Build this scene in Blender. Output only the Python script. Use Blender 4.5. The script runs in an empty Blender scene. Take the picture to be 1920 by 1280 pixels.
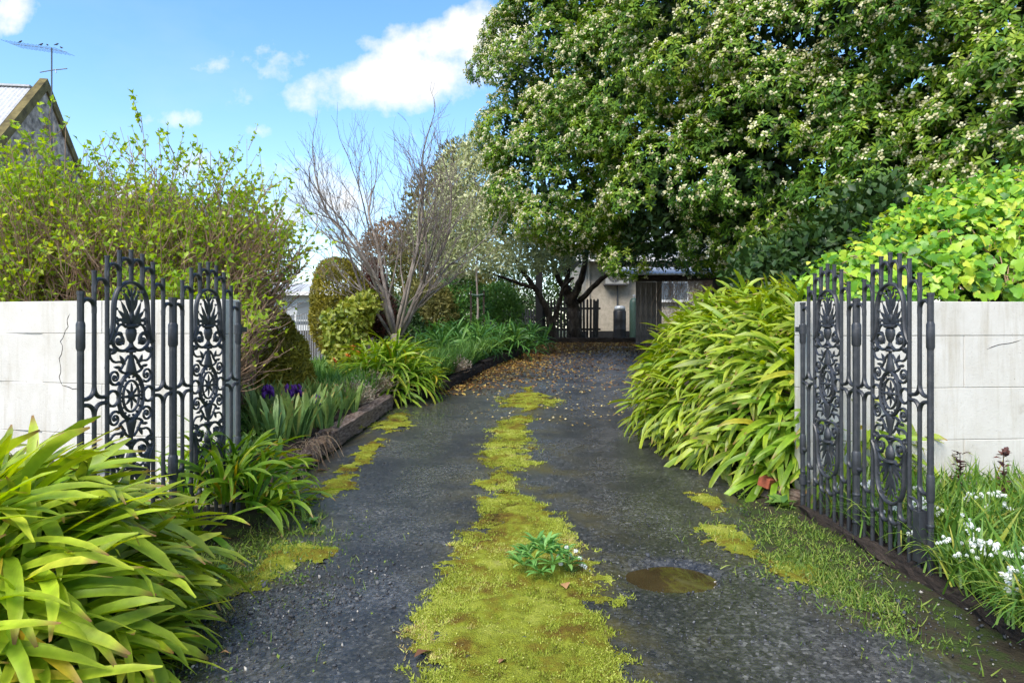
import bpy, bmesh, math
import numpy as np
from mathutils import Vector, Matrix
from math import sin, cos, pi, radians, sqrt

rng = np.random.default_rng(11)
scene = bpy.context.scene
COL = scene.collection

# ------------------------------------------------------------------ camera, sky, sun, exposure
F, CX, HY, EYE = 1280.0, 960.0, 615.0, 1.4
cam_data = bpy.data.cameras.new('camera')
cam_data.sensor_width = 36.0
cam_data.lens = 24.0
cam_data.shift_y = -(640.0 - HY) / 1920.0
cam_data.clip_end = 3000.0
cam = bpy.data.objects.new('camera', cam_data)
cam.location = (0, 0, EYE)
cam.rotation_euler = (radians(90), 0, 0)
COL.objects.link(cam)
scene.camera = cam

SUN_EL, SUN_AZ = radians(50), radians(212)      # azimuth clockwise from +Y (away from the camera)
world = bpy.data.worlds.new('World')
scene.world = world
world.use_nodes = True


def build_world():
    nt = world.node_tree
    nt.nodes.clear()
    N = nt.nodes.new
    L = nt.links.new

    def M(op, a, b=None, c=None, clamp=False):
        n = N('ShaderNodeMath'); n.operation = op; n.use_clamp = clamp
        for i, v in enumerate((a, b, c)):
            if v is None:
                continue
            if isinstance(v, (int, float)):
                n.inputs[i].default_value = v
            else:
                L(v, n.inputs[i])
        return n.outputs[0]
    out = N('ShaderNodeOutputWorld')
    bg = N('ShaderNodeBackground'); bg.inputs['Strength'].default_value = 0.078
    L(bg.outputs[0], out.inputs[0])
    sky = N('ShaderNodeTexSky'); sky.sky_type = 'NISHITA'; sky.sun_disc = False
    sky.sun_elevation = SUN_EL; sky.sun_rotation = SUN_AZ
    sky.air_density = 1.0; sky.dust_density = 0.6; sky.ozone_density = 2.0; sky.altitude = 50
    tc = N('ShaderNodeTexCoord')
    sep = N('ShaderNodeSeparateXYZ'); L(tc.outputs['Generated'], sep.inputs[0])
    x, y, z = sep.outputs
    # clouds: mostly unseen cover behind the camera, thickened for whiter fill light, sampled by direction on a flat layer
    zz = M('ADD', M('MAXIMUM', z, 0.0), 0.22)
    comb = N('ShaderNodeCombineXYZ')
    L(M('DIVIDE', x, zz), comb.inputs[0]); L(M('DIVIDE', y, zz), comb.inputs[1])
    big = N('ShaderNodeTexNoise'); big.inputs['Scale'].default_value = 1.5; big.inputs['Detail'].default_value = 7
    big.inputs['Roughness'].default_value = 0.55
    L(comb.outputs[0], big.inputs['Vector'])
    field = M('MULTIPLY', M('SUBTRACT', big.outputs[0], 0.46), 5.0, clamp=True)
    # the cumulus banks of this hour, in direction space (x/y, z/y)
    yy = M('MAXIMUM', y, 0.08)
    u = M('DIVIDE', x, yy); v = M('DIVIDE', z, yy)
    cuv = N('ShaderNodeCombineXYZ'); L(u, cuv.inputs[0]); L(v, cuv.inputs[1])
    n2 = N('ShaderNodeTexNoise'); n2.inputs['Scale'].default_value = 9.0; n2.inputs['Detail'].default_value = 8
    n2.inputs['Roughness'].default_value = 0.6
    L(cuv.outputs[0], n2.inputs['Vector'])
    total = None
    for (px, py, a, b, tilt, amp) in ((770, 150, .17, .040, .12, 1.0), (880, 75, .12, .055, .2, .95), (535, 125, .035, .026, .3, .6),
                                       (690, 80, .02, .012, 0, .55), (600, 160, .05, .02, .3, .6), (10, 25, .035, .03, .2, .6),
                                       (325, 225, .05, .014, 0, .5), (490, 245, .03, .012, 0, .45), (455, 190, .03, .02, 0, .4),
                                       (470, 105, .05, .02, .2, .4), (620, 400, .14, .09, 0, .38), (560, 330, .2, .04, 0, .35)):
        u0, v0 = (px - CX) / F, (HY - py) / F
        du = M('SUBTRACT', u, u0); dv = M('SUBTRACT', v, v0)
        dv2 = M('SUBTRACT', dv, M('MULTIPLY', du, tilt))
        r2 = M('ADD', M('POWER', M('DIVIDE', du, a), 2.0), M('POWER', M('DIVIDE', dv2, b), 2.0))
        blob = M('MULTIPLY', M('SUBTRACT', 1.0, M('MULTIPLY', r2, 0.55)), amp)
        total = blob if total is None else M('MAXIMUM', total, blob)
    cl = M('ADD', M('MAXIMUM', total, -0.6), M('MULTIPLY', M('SUBTRACT', n2.outputs[0], 0.5), 3.2))
    cl = M('MULTIPLY', M('SUBTRACT', cl, 0.25), 1.5, clamp=True)
    front = M('GREATER_THAN', y, 0.1)
    cl = M('MULTIPLY', cl, front)
    cl = M('MAXIMUM', cl, M('MULTIPLY', field, M('SUBTRACT', 1.0, M('MULTIPLY', front, 0.9))))
    # haze near the horizon
    hz = M('POWER', M('SUBTRACT', 1.0, M('MAXIMUM', z, 0.0), clamp=True), 6.0)
    cl = M('MAXIMUM', M('MULTIPLY', cl, 0.92), M('MULTIPLY', hz, 0.3))
    mix = N('ShaderNodeMix'); mix.data_type = 'RGBA'
    L(cl, mix.inputs[0])
    hue = N('ShaderNodeHueSaturation'); hue.inputs['Saturation'].default_value = 1.22; hue.inputs['Value'].default_value = 1.12
    L(sky.outputs[0], hue.inputs['Color'])
    L(hue.outputs[0], mix.inputs[6])
    mix.inputs[7].default_value = (3.9, 3.85, 3.8, 1)
    L(mix.outputs[2], bg.inputs['Color'])


build_world()
sun_data = bpy.data.lights.new('sun', 'SUN')
sun_data.energy = 1.5
sun_data.angle = radians(30)
sun_data.color = (1.0, 0.94, 0.84)
sun = bpy.data.objects.new('sun', sun_data)
sd = Vector((sin(SUN_AZ) * cos(SUN_EL), cos(SUN_AZ) * cos(SUN_EL), sin(SUN_EL)))
sun.rotation_euler = sd.to_track_quat('Z', 'Y').to_euler()
sun.location = sd * 60
COL.objects.link(sun)
vs = scene.view_settings
vs.view_transform = 'Standard'; vs.look = 'None'; vs.gamma = 1.0; vs.exposure = 1.95; vs.use_curve_mapping = False
scene.render.engine = 'CYCLES'
cy = scene.cycles
cy.use_denoising = True
try:
    cy.denoiser = 'OPENIMAGEDENOISE'
    cy.denoising_input_passes = 'RGB_ALBEDO_NORMAL'
except Exception:
    pass
cy.use_adaptive_sampling = True
cy.adaptive_threshold = 0.02
cy.max_bounces = 4; cy.diffuse_bounces = 3; cy.glossy_bounces = 2; cy.transmission_bounces = 2; cy.transparent_max_bounces = 6
cy.sample_clamp_indirect = 6.0
cy.caustics_reflective = False; cy.caustics_refractive = False


# ------------------------------------------------------------------ helpers
def gz(d):
    """height of the ground along the drive: level at the gate, then climbing to the house"""
    d = np.asarray(d, float)
    g = 0.06 * (np.sqrt((d - 6) ** 2 + 4.0) + (d - 6)) / 2
    g = np.where(d > 22.5, np.minimum(g, 0.995 + 0.02 * np.minimum(d - 22.5, 3)), g)
    return g


def gzf(d):
    return float(gz(d))


def at(px, py, d):
    return Vector(((px - CX) / F * d, d, EYE - (py - HY) / F * d))


def foot(px, py):
    """the point of the ground seen at that pixel of the photograph's view"""
    lo, hi = 1.0, 24.0
    for _ in range(50):
        m = (lo + hi) / 2
        if HY + F * (EYE - gzf(m)) / m > py:
            lo = m
        else:
            hi = m
    return Vector(((px - CX) / F * lo, lo, gzf(lo)))


def hsh(ix, iy, seed):
    n = (ix.astype(np.int64) * 374761393 + iy.astype(np.int64) * 668265263 + seed * 974634777) & 0x7fffffff
    n = ((n ^ (n >> 13)) * 1274126177) & 0x7fffffff
    n = n ^ (n >> 16)
    return (n & 0xffff) / 65535.0


def vnoise(x, y, seed=0):
    x = np.asarray(x, float); y = np.asarray(y, float)
    ix = np.floor(x); iy = np.floor(y)
    fx = x - ix; fy = y - iy
    fx = fx * fx * (3 - 2 * fx); fy = fy * fy * (3 - 2 * fy)
    a = hsh(ix, iy, seed); b = hsh(ix + 1, iy, seed); c = hsh(ix, iy + 1, seed); d = hsh(ix + 1, iy + 1, seed)
    return (a * (1 - fx) + b * fx) * (1 - fy) + (c * (1 - fx) + d * fx) * fy


def fbm(x, y, seed=0, o=4):
    s, a, t = 0.0, 0.5, 0.0
    for k in range(o):
        s = s + a * vnoise(np.asarray(x) * 2 ** k, np.asarray(y) * 2 ** k, seed + k * 17)
        t += a; a *= 0.55
    return s / t


def mesh_np(name, V, Fc, mat, attrs=None, smooth=True):
    V = np.asarray(V, np.float32); Fc = np.asarray(Fc, np.int32)
    me = bpy.data.meshes.new(name)
    n, (m, k) = len(V), Fc.shape
    me.vertices.add(n); me.vertices.foreach_set('co', V.ravel())
    me.loops.add(m * k); me.loops.foreach_set('vertex_index', Fc.ravel())
    me.polygons.add(m); me.polygons.foreach_set('loop_start', np.arange(0, m * k, k, dtype=np.int32))
    if smooth:
        me.polygons.foreach_set('use_smooth', np.ones(m, bool))
    me.update(calc_edges=True)
    if attrs:
        for an, av in attrs.items():
            at_ = me.attributes.new(an, 'FLOAT', 'POINT')
            at_.data.foreach_set('value', np.asarray(av, np.float32))
    if mat:
        me.materials.append(mat)
    return me


def link(name, me, parent=None, loc=None, rot=None, scale=None, kind=None):
    o = bpy.data.objects.new(name, me)
    COL.objects.link(o)
    if parent is not None:
        o.parent = parent
    if loc is not None:
        o.location = loc
    if rot is not None:
        o.rotation_euler = rot
    if scale is not None:
        o.scale = scale
    if kind:
        o['kind'] = kind
    return o


def tag(o, label, cat, group=None, kind=None):
    o['label'] = label; o['category'] = cat
    if group:
        o['group'] = group
    if kind:
        o['kind'] = kind
    return o


def thing(name, label, cat, loc=(0, 0, 0), rz=0.0, group=None):
    o = bpy.data.objects.new(name, None)
    COL.objects.link(o)
    o.empty_display_size = 0.1
    o.location = loc; o.rotation_euler = (0, 0, rz)
    return tag(o, label, cat, group)


class MB:
    def __init__(self):
        self.v = []; self.f = []

    def add(self, V, Fc):
        o = len(self.v)
        self.v += [tuple(map(float, p)) for p in V]
        self.f += [tuple(int(i) + o for i in q) for q in Fc]
        return self

    def box(self, x0, x1, y0, y1, z0, z1):
        return self.add([(x0, y0, z0), (x1, y0, z0), (x1, y1, z0), (x0, y1, z0), (x0, y0, z1), (x1, y0, z1), (x1, y1, z1), (x0, y1, z1)],
                        [(0, 3, 2, 1), (4, 5, 6, 7), (0, 1, 5, 4), (1, 2, 6, 5), (2, 3, 7, 6), (3, 0, 4, 7)])

    def tube(self, pts, rad, s=8, closed=False, flat=1.0):
        P = np.array(pts, float); n = len(P)
        rad = np.full(n, rad) if np.isscalar(rad) else np.array(rad, float)
        if closed:
            T = np.roll(P, -1, 0) - np.roll(P, 1, 0)
        else:
            T = np.gradient(P, axis=0)
        T /= np.linalg.norm(T, axis=1)[:, None] + 1e-12
        ref = np.array([0, 1.0, 0]) if abs(T[:, 1]).max() < 0.9 else np.array([1.0, 0, 0]) if abs(T[:, 0]).max() < 0.9 else np.array([0.3, 0.2, 0.93])
        V = []
        for i in range(n):
            a = np.cross(T[i], ref); a /= np.linalg.norm(a) + 1e-12
            b = np.cross(a, T[i])
            for k in range(s):
                t = 2 * pi * (k + .5) / s
                V.append(P[i] + rad[i] * (cos(t) * a + flat * sin(t) * b))
        Fc = []
        m = n if closed else n - 1
        for i in range(m):
            j = (i + 1) % n
            for k in range(s):
                l = (k + 1) % s
                Fc.append((i * s + k, i * s + l, j * s + l, j * s + k))
        if not closed:
            Fc.append(tuple(range(s - 1, -1, -1))); Fc.append(tuple(range((n - 1) * s, n * s)))
        return self.add(V, Fc)

    def lathe(self, prof, s=10, c=(0, 0, 0), sy=1.0):
        V = []; Fc = []
        for (r, z) in prof:
            for k in range(s):
                t = 2 * pi * k / s
                V.append((c[0] + r * cos(t), c[1] + sy * r * sin(t), c[2] + z))
        for i in range(len(prof) - 1):
            for k in range(s):
                l = (k + 1) % s
                Fc.append((i * s + k, i * s + l, (i + 1) * s + l, (i + 1) * s + k))
        Fc.append(tuple(range(s - 1, -1, -1))); Fc.append(tuple(range((len(prof) - 1) * s, len(prof) * s)))
        return self.add(V, Fc)

    def ball(self, c, r, sz=1.0, sy=1.0, s=8, rings=5):
        prof = [(max(1e-4, r * sin(pi * i / rings)), -r * sz * cos(pi * i / rings)) for i in range(rings + 1)]
        return self.lathe(prof, s, c, sy)

    def mesh(self, name, mat, smooth=False):
        me = bpy.data.meshes.new(name)
        me.from_pydata(self.v, [], self.f)
        if smooth:
            me.polygons.foreach_set('use_smooth', np.ones(len(me.polygons), bool))
        me.update()
        if mat:
            me.materials.append(mat)
        return me

    def obj(self, name, mat, parent=None, loc=None, rot=None, smooth=False, kind=None):
        return link(name, self.mesh(name, mat, smooth), parent, loc, rot, None, kind)


def tubes(P, Rr, s=3):
    """many tubes at once: P (N,n,3), Rr (N,n)"""
    P = np.asarray(P, float)
    N, n, _ = P.shape
    T = np.gradient(P, axis=1)
    T /= np.linalg.norm(T, axis=2)[..., None] + 1e-9
    ref = np.array([0.31, 0.87, 0.11])
    A = np.cross(T, ref); A /= np.linalg.norm(A, axis=2)[..., None] + 1e-9
    B = np.cross(T, A)
    ang = 2 * pi * np.arange(s) / s
    V = P[:, :, None, :] + Rr[:, :, None, None] * (np.cos(ang)[None, None, :, None] * A[:, :, None, :] + np.sin(ang)[None, None, :, None] * B[:, :, None, :])
    idx = np.arange(N * n * s).reshape(N, n, s)
    a = idx[:, :-1, :]; b = np.roll(idx, -1, 2)[:, :-1, :]; c = np.roll(idx, -1, 2)[:, 1:, :]; d = idx[:, 1:, :]
    Fc = np.stack([a, b, c, d], -1).reshape(-1, 4)
    return V.reshape(-1, 3), Fc


def unit(v):
    v = np.asarray(v, float)
    return v / (np.linalg.norm(v, axis=-1, keepdims=True) + 1e-9)


def scatter(TV, TF, pos, axis, nrm, size, width=None):
    """copies of a template (y = along axis, z = along nrm) merged in one array"""
    TV = np.asarray(TV, float); TF = np.asarray(TF, int)
    Y = unit(axis)
    X = unit(np.cross(Y, nrm))
    Z = np.cross(X, Y)
    size = np.broadcast_to(np.asarray(size, float), (len(pos),))
    width = np.ones(len(pos)) if width is None else width
    V = pos[:, None, :] + size[:, None, None] * (TV[None, :, 0, None] * width[:, None, None] * X[:, None, :] + TV[None, :, 1, None] * Y[:, None, :] + TV[None, :, 2, None] * Z[:, None, :])
    Fo = TF[None] + (np.arange(len(pos)) * len(TV))[:, None, None]
    return V.reshape(-1, 3), Fo.reshape(-1, TF.shape[1])


def join(*parts):
    """parts of (V, F, tint) with the same face size"""
    Vs, Fs, Ts, o = [], [], [], 0
    for V, Fc, t in parts:
        Vs.append(V); Fs.append(Fc + o); Ts.append(np.broadcast_to(t, (len(V),)))
        o += len(V)
    return np.concatenate(Vs), np.concatenate(Fs), np.concatenate(Ts)


def rand_dir(n):
    return unit(rng.normal(size=(n, 3)))


LEAF = (np.array([(0, 0, 0), (-.5, .45, .10), (0, .45, 0), (.5, .45, .10), (0, 1, -.14)]) * np.array([.36, 1, 1]),
        np.array([(0, 2, 1), (0, 3, 2), (1, 2, 4), (2, 3, 4)]))
BROAD = (LEAF[0] * np.array([1.7, 1, 1]), LEAF[1])
BLADE = (np.array([(-.5, 0, 0), (.5, 0, 0), (0, 1, -.25)]) * np.array([.07, 1, 1]), np.array([(0, 1, 2)]))
BLADE2 = (np.array([(-.5, 0, 0), (.5, 0, 0), (-.42, .55, 0), (.42, .55, 0), (0, 1, -.3)]) * np.array([.05, 1, 1]), np.array([(0, 1, 3), (0, 3, 2), (2, 3, 4)]))


# ------------------------------------------------------------------ materials
def newmat(name):
    m = bpy.data.materials.new(name); m.use_nodes = True
    nt = m.node_tree
    b = nt.nodes.get('Principled BSDF')
    return m, nt, b, nt.nodes.new, nt.links.new


def ramp(nt, fac, stops):
    n = nt.nodes.new('ShaderNodeValToRGB')
    cr = n.color_ramp
    while len(cr.elements) < len(stops):
        cr.elements.new(0.5)
    for e, (p, c) in zip(cr.elements, stops):
        e.position = p; e.color = (*c, 1)
    nt.links.new(fac, n.inputs[0])
    return n.outputs[0]


def leaf_mat(name, stops, rough=0.45, trans=0.3, source='tint', spec=0.4, along=None):
    """stops: colours by the leaf's own tint; along: (colour, start) ageing towards the tip"""
    m, nt, b, N, L = newmat(name)
    if source == 'obj':
        fac = N('ShaderNodeObjectInfo').outputs['Random']
    else:
        a = N('ShaderNodeAttribute'); a.attribute_name = 'tint'; fac = a.outputs['Fac']
    col = ramp(nt, fac, stops)
    if along:
        a2 = N('ShaderNodeAttribute'); a2.attribute_name = 'along'
        mr = N('ShaderNodeMapRange'); mr.inputs[1].default_value = along[1]; mr.inputs[2].default_value = 1.0
        mr.inputs[4].default_value = along[2]
        L(a2.outputs['Fac'], mr.inputs[0])
        mx = N('ShaderNodeMix'); mx.data_type = 'RGBA'
        L(mr.outputs[0], mx.inputs[0]); L(col, mx.inputs[6]); mx.inputs[7].default_value = (*along[0], 1)
        col = mx.outputs[2]
        a3 = N('ShaderNodeAttribute'); a3.attribute_name = 'mid'
        mx2 = N('ShaderNodeMix'); mx2.data_type = 'RGBA'; mx2.blend_type = 'MULTIPLY'
        mm = N('ShaderNodeMath'); mm.operation = 'MULTIPLY'; mm.inputs[1].default_value = 0.5
        L(a3.outputs['Fac'], mm.inputs[0]); L(mm.outputs[0], mx2.inputs[0]); L(col, mx2.inputs[6]); mx2.inputs[7].default_value = (.55, .72, .4, 1)
        col = mx2.outputs[2]
        # parallel veins and browned tips on some leaves
        vx = N('ShaderNodeMath'); vx.operation = 'MULTIPLY'; vx.inputs[1].default_value = 46.0; L(a3.outputs['Fac'], vx.inputs[0])
        vs_ = N('ShaderNodeMath'); vs_.operation = 'SINE'; L(vx.outputs[0], vs_.inputs[0])
        vm = N('ShaderNodeMapRange'); vm.inputs[1].default_value = -1; vm.inputs[2].default_value = 1; vm.inputs[3].default_value = .90; vm.inputs[4].default_value = 1.08; L(vs_.outputs[0], vm.inputs[0])
        hv = N('ShaderNodeHueSaturation'); L(vm.outputs[0], hv.inputs['Value']); L(col, hv.inputs['Color'])
        t1 = N('ShaderNodeMapRange'); t1.inputs[1].default_value = .90; t1.inputs[2].default_value = .99; L(a2.outputs['Fac'], t1.inputs[0])
        fr = N('ShaderNodeMath'); fr.operation = 'MULTIPLY'; fr.inputs[1].default_value = 37.7; L(fac, fr.inputs[0])
        fr2 = N('ShaderNodeMath'); fr2.operation = 'FRACT'; L(fr.outputs[0], fr2.inputs[0])
        fr3 = N('ShaderNodeMath'); fr3.operation = 'GREATER_THAN'; fr3.inputs[1].default_value = .55; L(fr2.outputs[0], fr3.inputs[0])
        tm = N('ShaderNodeMath'); tm.operation = 'MULTIPLY'; L(t1.outputs[0], tm.inputs[0]); L(fr3.outputs[0], tm.inputs[1])
        tb_ = N('ShaderNodeMix'); tb_.data_type = 'RGBA'; L(tm.outputs[0], tb_.inputs[0]); L(hv.outputs[0], tb_.inputs[6]); tb_.inputs[7].default_value = (.30, .17, .06, 1)
        col = tb_.outputs[2]
        # fine lengthwise mottling
        tcn = N('ShaderNodeTexCoord')
        nz = N('ShaderNodeTexNoise'); nz.inputs['Scale'].default_value = 14; nz.inputs['Detail'].default_value = 4
        L(tcn.outputs['Object'], nz.inputs['Vector'])
        hs = N('ShaderNodeHueSaturation')
        mv = N('ShaderNodeMapRange'); mv.inputs[1].default_value = .3; mv.inputs[2].default_value = .7; mv.inputs[3].default_value = .78; mv.inputs[4].default_value = 1.2
        L(nz.outputs[0], mv.inputs[0]); L(mv.outputs[0], hs.inputs['Value']); L(col, hs.inputs['Color'])
        col = hs.outputs[0]
    L(col, b.inputs['Base Color'])
    b.inputs['Roughness'].default_value = rough
    b.inputs['Specular IOR Level'].default_value = spec
    tr = N('ShaderNodeBsdfTranslucent')
    hs = N('ShaderNodeHueSaturation'); hs.inputs['Hue'].default_value = 0.485; hs.inputs['Saturation'].default_value = 1.1; hs.inputs['Value'].default_value = 1.25
    L(col, hs.inputs['Color']); L(hs.outputs[0], tr.inputs['Color'])
    mix = N('ShaderNodeMixShader'); mix.inputs[0].default_value = trans
    out = nt.nodes.get('Material Output')
    L(b.outputs[0], mix.inputs[1]); L(tr.outputs[0], mix.inputs[2]); L(mix.outputs[0], out.inputs[0])
    return m


def surf_mat(name, stops, scale=6.0, detail=6, rough=0.8, bump=0.3, bscale=40.0, spec=0.3, stretch=(1, 1, 1), rough2=None, dist=0.01):
    m, nt, b, N, L = newmat(name)
    tc = N('ShaderNodeTexCoord'); mp = N('ShaderNodeMapping'); mp.inputs['Scale'].default_value = stretch
    L(tc.outputs['Object'], mp.inputs[0])
    n1 = N('ShaderNodeTexNoise'); n1.inputs['Scale'].default_value = scale; n1.inputs['Detail'].default_value = detail; n1.inputs['Roughness'].default_value = .62
    L(mp.outputs[0], n1.inputs['Vector'])
    L(ramp(nt, n1.outputs[0], stops), b.inputs['Base Color'])
    if rough2 is not None:
        mr = N('ShaderNodeMapRange'); mr.inputs[1].default_value = .35; mr.inputs[2].default_value = .65; mr.inputs[3].default_value = rough; mr.inputs[4].default_value = rough2
        L(n1.outputs[0], mr.inputs[0]); L(mr.outputs[0], b.inputs['Roughness'])
    else:
        b.inputs['Roughness'].default_value = rough
    b.inputs['Specular IOR Level'].default_value = spec
    if bump:
        n2 = N('ShaderNodeTexNoise'); n2.inputs['Scale'].default_value = bscale; n2.inputs['Detail'].default_value = 5
        L(mp.outputs[0], n2.inputs['Vector'])
        bp = N('ShaderNodeBump'); bp.inputs['Strength'].default_value = bump; bp.inputs['Distance'].default_value = dist
        L(n2.outputs[0], bp.inputs['Height']); L(bp.outputs[0], b.inputs['Normal'])
    return m


def asphalt_mat():
    m, nt, b, N, L = newmat('wet_bitumen')
    tc = N('ShaderNodeTexCoord')
    big = N('ShaderNodeTexNoise'); big.inputs['Scale'].default_value = 1.1; big.inputs['Detail'].default_value = 5; big.inputs['Roughness'].default_value = .6
    L(tc.outputs['Object'], big.inputs['Vector'])
    fine = N('ShaderNodeTexVoronoi'); fine.inputs['Scale'].default_value = 58
    L(tc.outputs['Object'], fine.inputs['Vector'])
    spk = N('ShaderNodeTexNoise'); spk.inputs['Scale'].default_value = 150; spk.inputs['Detail'].default_value = 2
    L(tc.outputs['Object'], spk.inputs['Vector'])
    c1 = ramp(nt, big.outputs[0], [(.30, (.016, .016, .0155)), (.46, (.028, .028, .027)), (.60, (.052, .052, .052)), (.75, (.030, .028, .024))])
    sp = ramp(nt, fine.outputs['Color'], [(0, (.35, .35, .35)), (.5, (.9, .9, .9)), (.8, (1.7, 1.68, 1.62)), (1, (4.0, 3.9, 3.7))])
    mul = N('ShaderNodeMix'); mul.data_type = 'RGBA'; mul.blend_type = 'MULTIPLY'; mul.inputs[0].default_value = 1.0
    L(c1, mul.inputs[6]); L(sp, mul.inputs[7])
    md = N('ShaderNodeTexNoise'); md.inputs['Scale'].default_value = 28; md.inputs['Detail'].default_value = 6; md.inputs['Roughness'].default_value = .75
    L(tc.outputs['Object'], md.inputs['Vector'])
    mdr = ramp(nt, md.outputs[0], [(.30, (.55, .55, .55)), (.5, (1, 1, 1)), (.66, (1.6, 1.58, 1.55))])
    mul2 = N('ShaderNodeMix'); mul2.data_type = 'RGBA'; mul2.blend_type = 'MULTIPLY'; mul2.inputs[0].default_value = 1.0
    L(mul.outputs[2], mul2.inputs[6]); L(mdr, mul2.inputs[7])
    mul = mul2
    # brown-green film of algae in patches
    alg = N('ShaderNodeTexNoise'); alg.inputs['Scale'].default_value = 2.3; alg.inputs['Detail'].default_value = 9; alg.inputs['Roughness'].default_value = .68
    mp = N('ShaderNodeMapping'); mp.inputs['Location'].default_value = (7, 3, 0); L(tc.outputs['Object'], mp.inputs[0]); L(mp.outputs[0], alg.inputs['Vector'])
    a = N('ShaderNodeAttribute'); a.attribute_name = 'algae'
    am = N('ShaderNodeMath'); am.operation = 'MULTIPLY'
    mr = N('ShaderNodeMapRange'); mr.inputs[1].default_value = .46; mr.inputs[2].default_value = .62; L(alg.outputs[0], mr.inputs[0])
    L(mr.outputs[0], am.inputs[0]); L(a.outputs['Fac'], am.inputs[1])
    mx = N('ShaderNodeMix'); mx.data_type = 'RGBA'
    L(am.outputs[0], mx.inputs[0]); L(mul.outputs[2], mx.inputs[6]); mx.inputs[7].default_value = (.075, .062, .018, 1)
    L(mx.outputs[2], b.inputs['Base Color'])
    rr = N('ShaderNodeMapRange'); rr.inputs[1].default_value = .38; rr.inputs[2].default_value = .62; rr.inputs[3].default_value = .50; rr.inputs[4].default_value = .24
    L(big.outputs[0], rr.inputs[0])
    wa = N('ShaderNodeAttribute'); wa.attribute_name = 'worn'
    wm = N('ShaderNodeMath'); wm.operation = 'MULTIPLY_ADD'; wm.inputs[1].default_value = -.13; L(wa.outputs['Fac'], wm.inputs[0]); L(rr.outputs[0], wm.inputs[2])
    L(wm.outputs[0], b.inputs['Roughness'])
    b.inputs['Specular IOR Level'].default_value = .6
    bp = N('ShaderNodeBump'); bp.inputs['Strength'].default_value = .45; bp.inputs['Distance'].default_value = .004
    hm = N('ShaderNodeMath'); hm.operation = 'ADD'
    L(fine.outputs['Distance'], hm.inputs[0]); L(spk.outputs[0], hm.inputs[1])
    L(hm.outputs[0], bp.inputs['Height']); L(bp.outputs[0], b.inputs['Normal'])
    return m


def paint_wall_mat():
    m, nt, b, N, L = newmat('white_painted_block')
    tc = N('ShaderNodeTexCoord')
    geo = N('ShaderNodeNewGeometry')
    n1 = N('ShaderNodeTexNoise'); n1.inputs['Scale'].default_value = 3.0; n1.inputs['Detail'].default_value = 9; n1.inputs['Roughness'].default_value = .7
    L(geo.outputs['Position'], n1.inputs['Vector'])
    c = ramp(nt, n1.outputs[0], [(.22, (.38, .34, .28)), (.38, (.54, .515, .465)), (.7, (.62, .60, .56))])
    pit = N('ShaderNodeTexNoise'); pit.inputs['Scale'].default_value = 55; pit.inputs['Detail'].default_value = 5; pit.inputs['Roughness'].default_value = .75
    L(geo.outputs['Position'], pit.inputs['Vector'])
    pr = ramp(nt, pit.outputs[0], [(.30, (.42, .38, .32)), (.37, (1, 1, 1))])
    mul = N('ShaderNodeMix'); mul.data_type = 'RGBA'; mul.blend_type = 'MULTIPLY'; mul.inputs[0].default_value = .8
    L(c, mul.inputs[6]); L(pr, mul.inputs[7])
    smp = N('ShaderNodeMapping'); smp.inputs['Scale'].default_value = (7, 7, .55); L(geo.outputs['Position'], smp.inputs[0])
    sn = N('ShaderNodeTexNoise'); sn.inputs['Scale'].default_value = 1.6; sn.inputs['Detail'].default_value = 7; sn.inputs['Roughness'].default_value = .65; L(smp.outputs[0], sn.inputs['Vector'])
    sr = ramp(nt, sn.outputs[0], [(.32, (.76, .72, .64)), (.50, (1, 1, 1))])
    mul_s = N('ShaderNodeMix'); mul_s.data_type = 'RGBA'; mul_s.blend_type = 'MULTIPLY'; mul_s.inputs[0].default_value = .75
    L(mul.outputs[2], mul_s.inputs[6]); L(sr, mul_s.inputs[7])
    mul = mul_s
    # splash-back dirt just above the soil
    sp = N('ShaderNodeSeparateXYZ'); L(geo.outputs['Position'], sp.inputs[0])
    n3 = N('ShaderNodeTexNoise'); n3.inputs['Scale'].default_value = 9; n3.inputs['Detail'].default_value = 6
    L(geo.outputs['Position'], n3.inputs['Vector'])
    h = N('ShaderNodeMath'); h.operation = 'MULTIPLY_ADD'; h.inputs[1].default_value = .35; L(n3.outputs[0], h.inputs[0])
    mneg = N('ShaderNodeMath'); mneg.operation = 'MULTIPLY'; mneg.inputs[1].default_value = -1; L(sp.outputs[2], mneg.inputs[0])
    L(mneg.outputs[0], h.inputs[2])
    mr = N('ShaderNodeMapRange'); mr.inputs[1].default_value = -.06; mr.inputs[2].default_value = .08; L(h.outputs[0], mr.inputs[0])
    mx = N('ShaderNodeMix'); mx.data_type = 'RGBA'
    sc_ = N('ShaderNodeMath'); sc_.operation = 'MULTIPLY'; sc_.inputs[1].default_value = .8; L(mr.outputs[0], sc_.inputs[0])
    L(sc_.outputs[0], mx.inputs[0]); L(mul.outputs[2], mx.inputs[6]); mx.inputs[7].default_value = (.22, .17, .11, 1)
    L(mx.outputs[2], b.inputs['Base Color'])
    b.inputs['Roughness'].default_value = .85; b.inputs['Specular IOR Level'].default_value = .2
    bp = N('ShaderNodeBump'); bp.inputs['Strength'].default_value = .5; bp.inputs['Distance'].default_value = .006
    L(pit.outputs[0], bp.inputs['Height']); L(bp.outputs[0], b.inputs['Normal'])
    return m


def plain(name, col, rough=.6, spec=.4, metal=0.0, bump=0.0, bscale=60):
    v = [min(1, c * 1.18) for c in col]; w = [c * .78 for c in col]
    m = surf_mat(name, [(.3, w), (.7, v)], 9, 5, rough, bump, bscale, spec)
    m.node_tree.nodes['Principled BSDF'].inputs['Metallic'].default_value = metal
    return m


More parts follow.
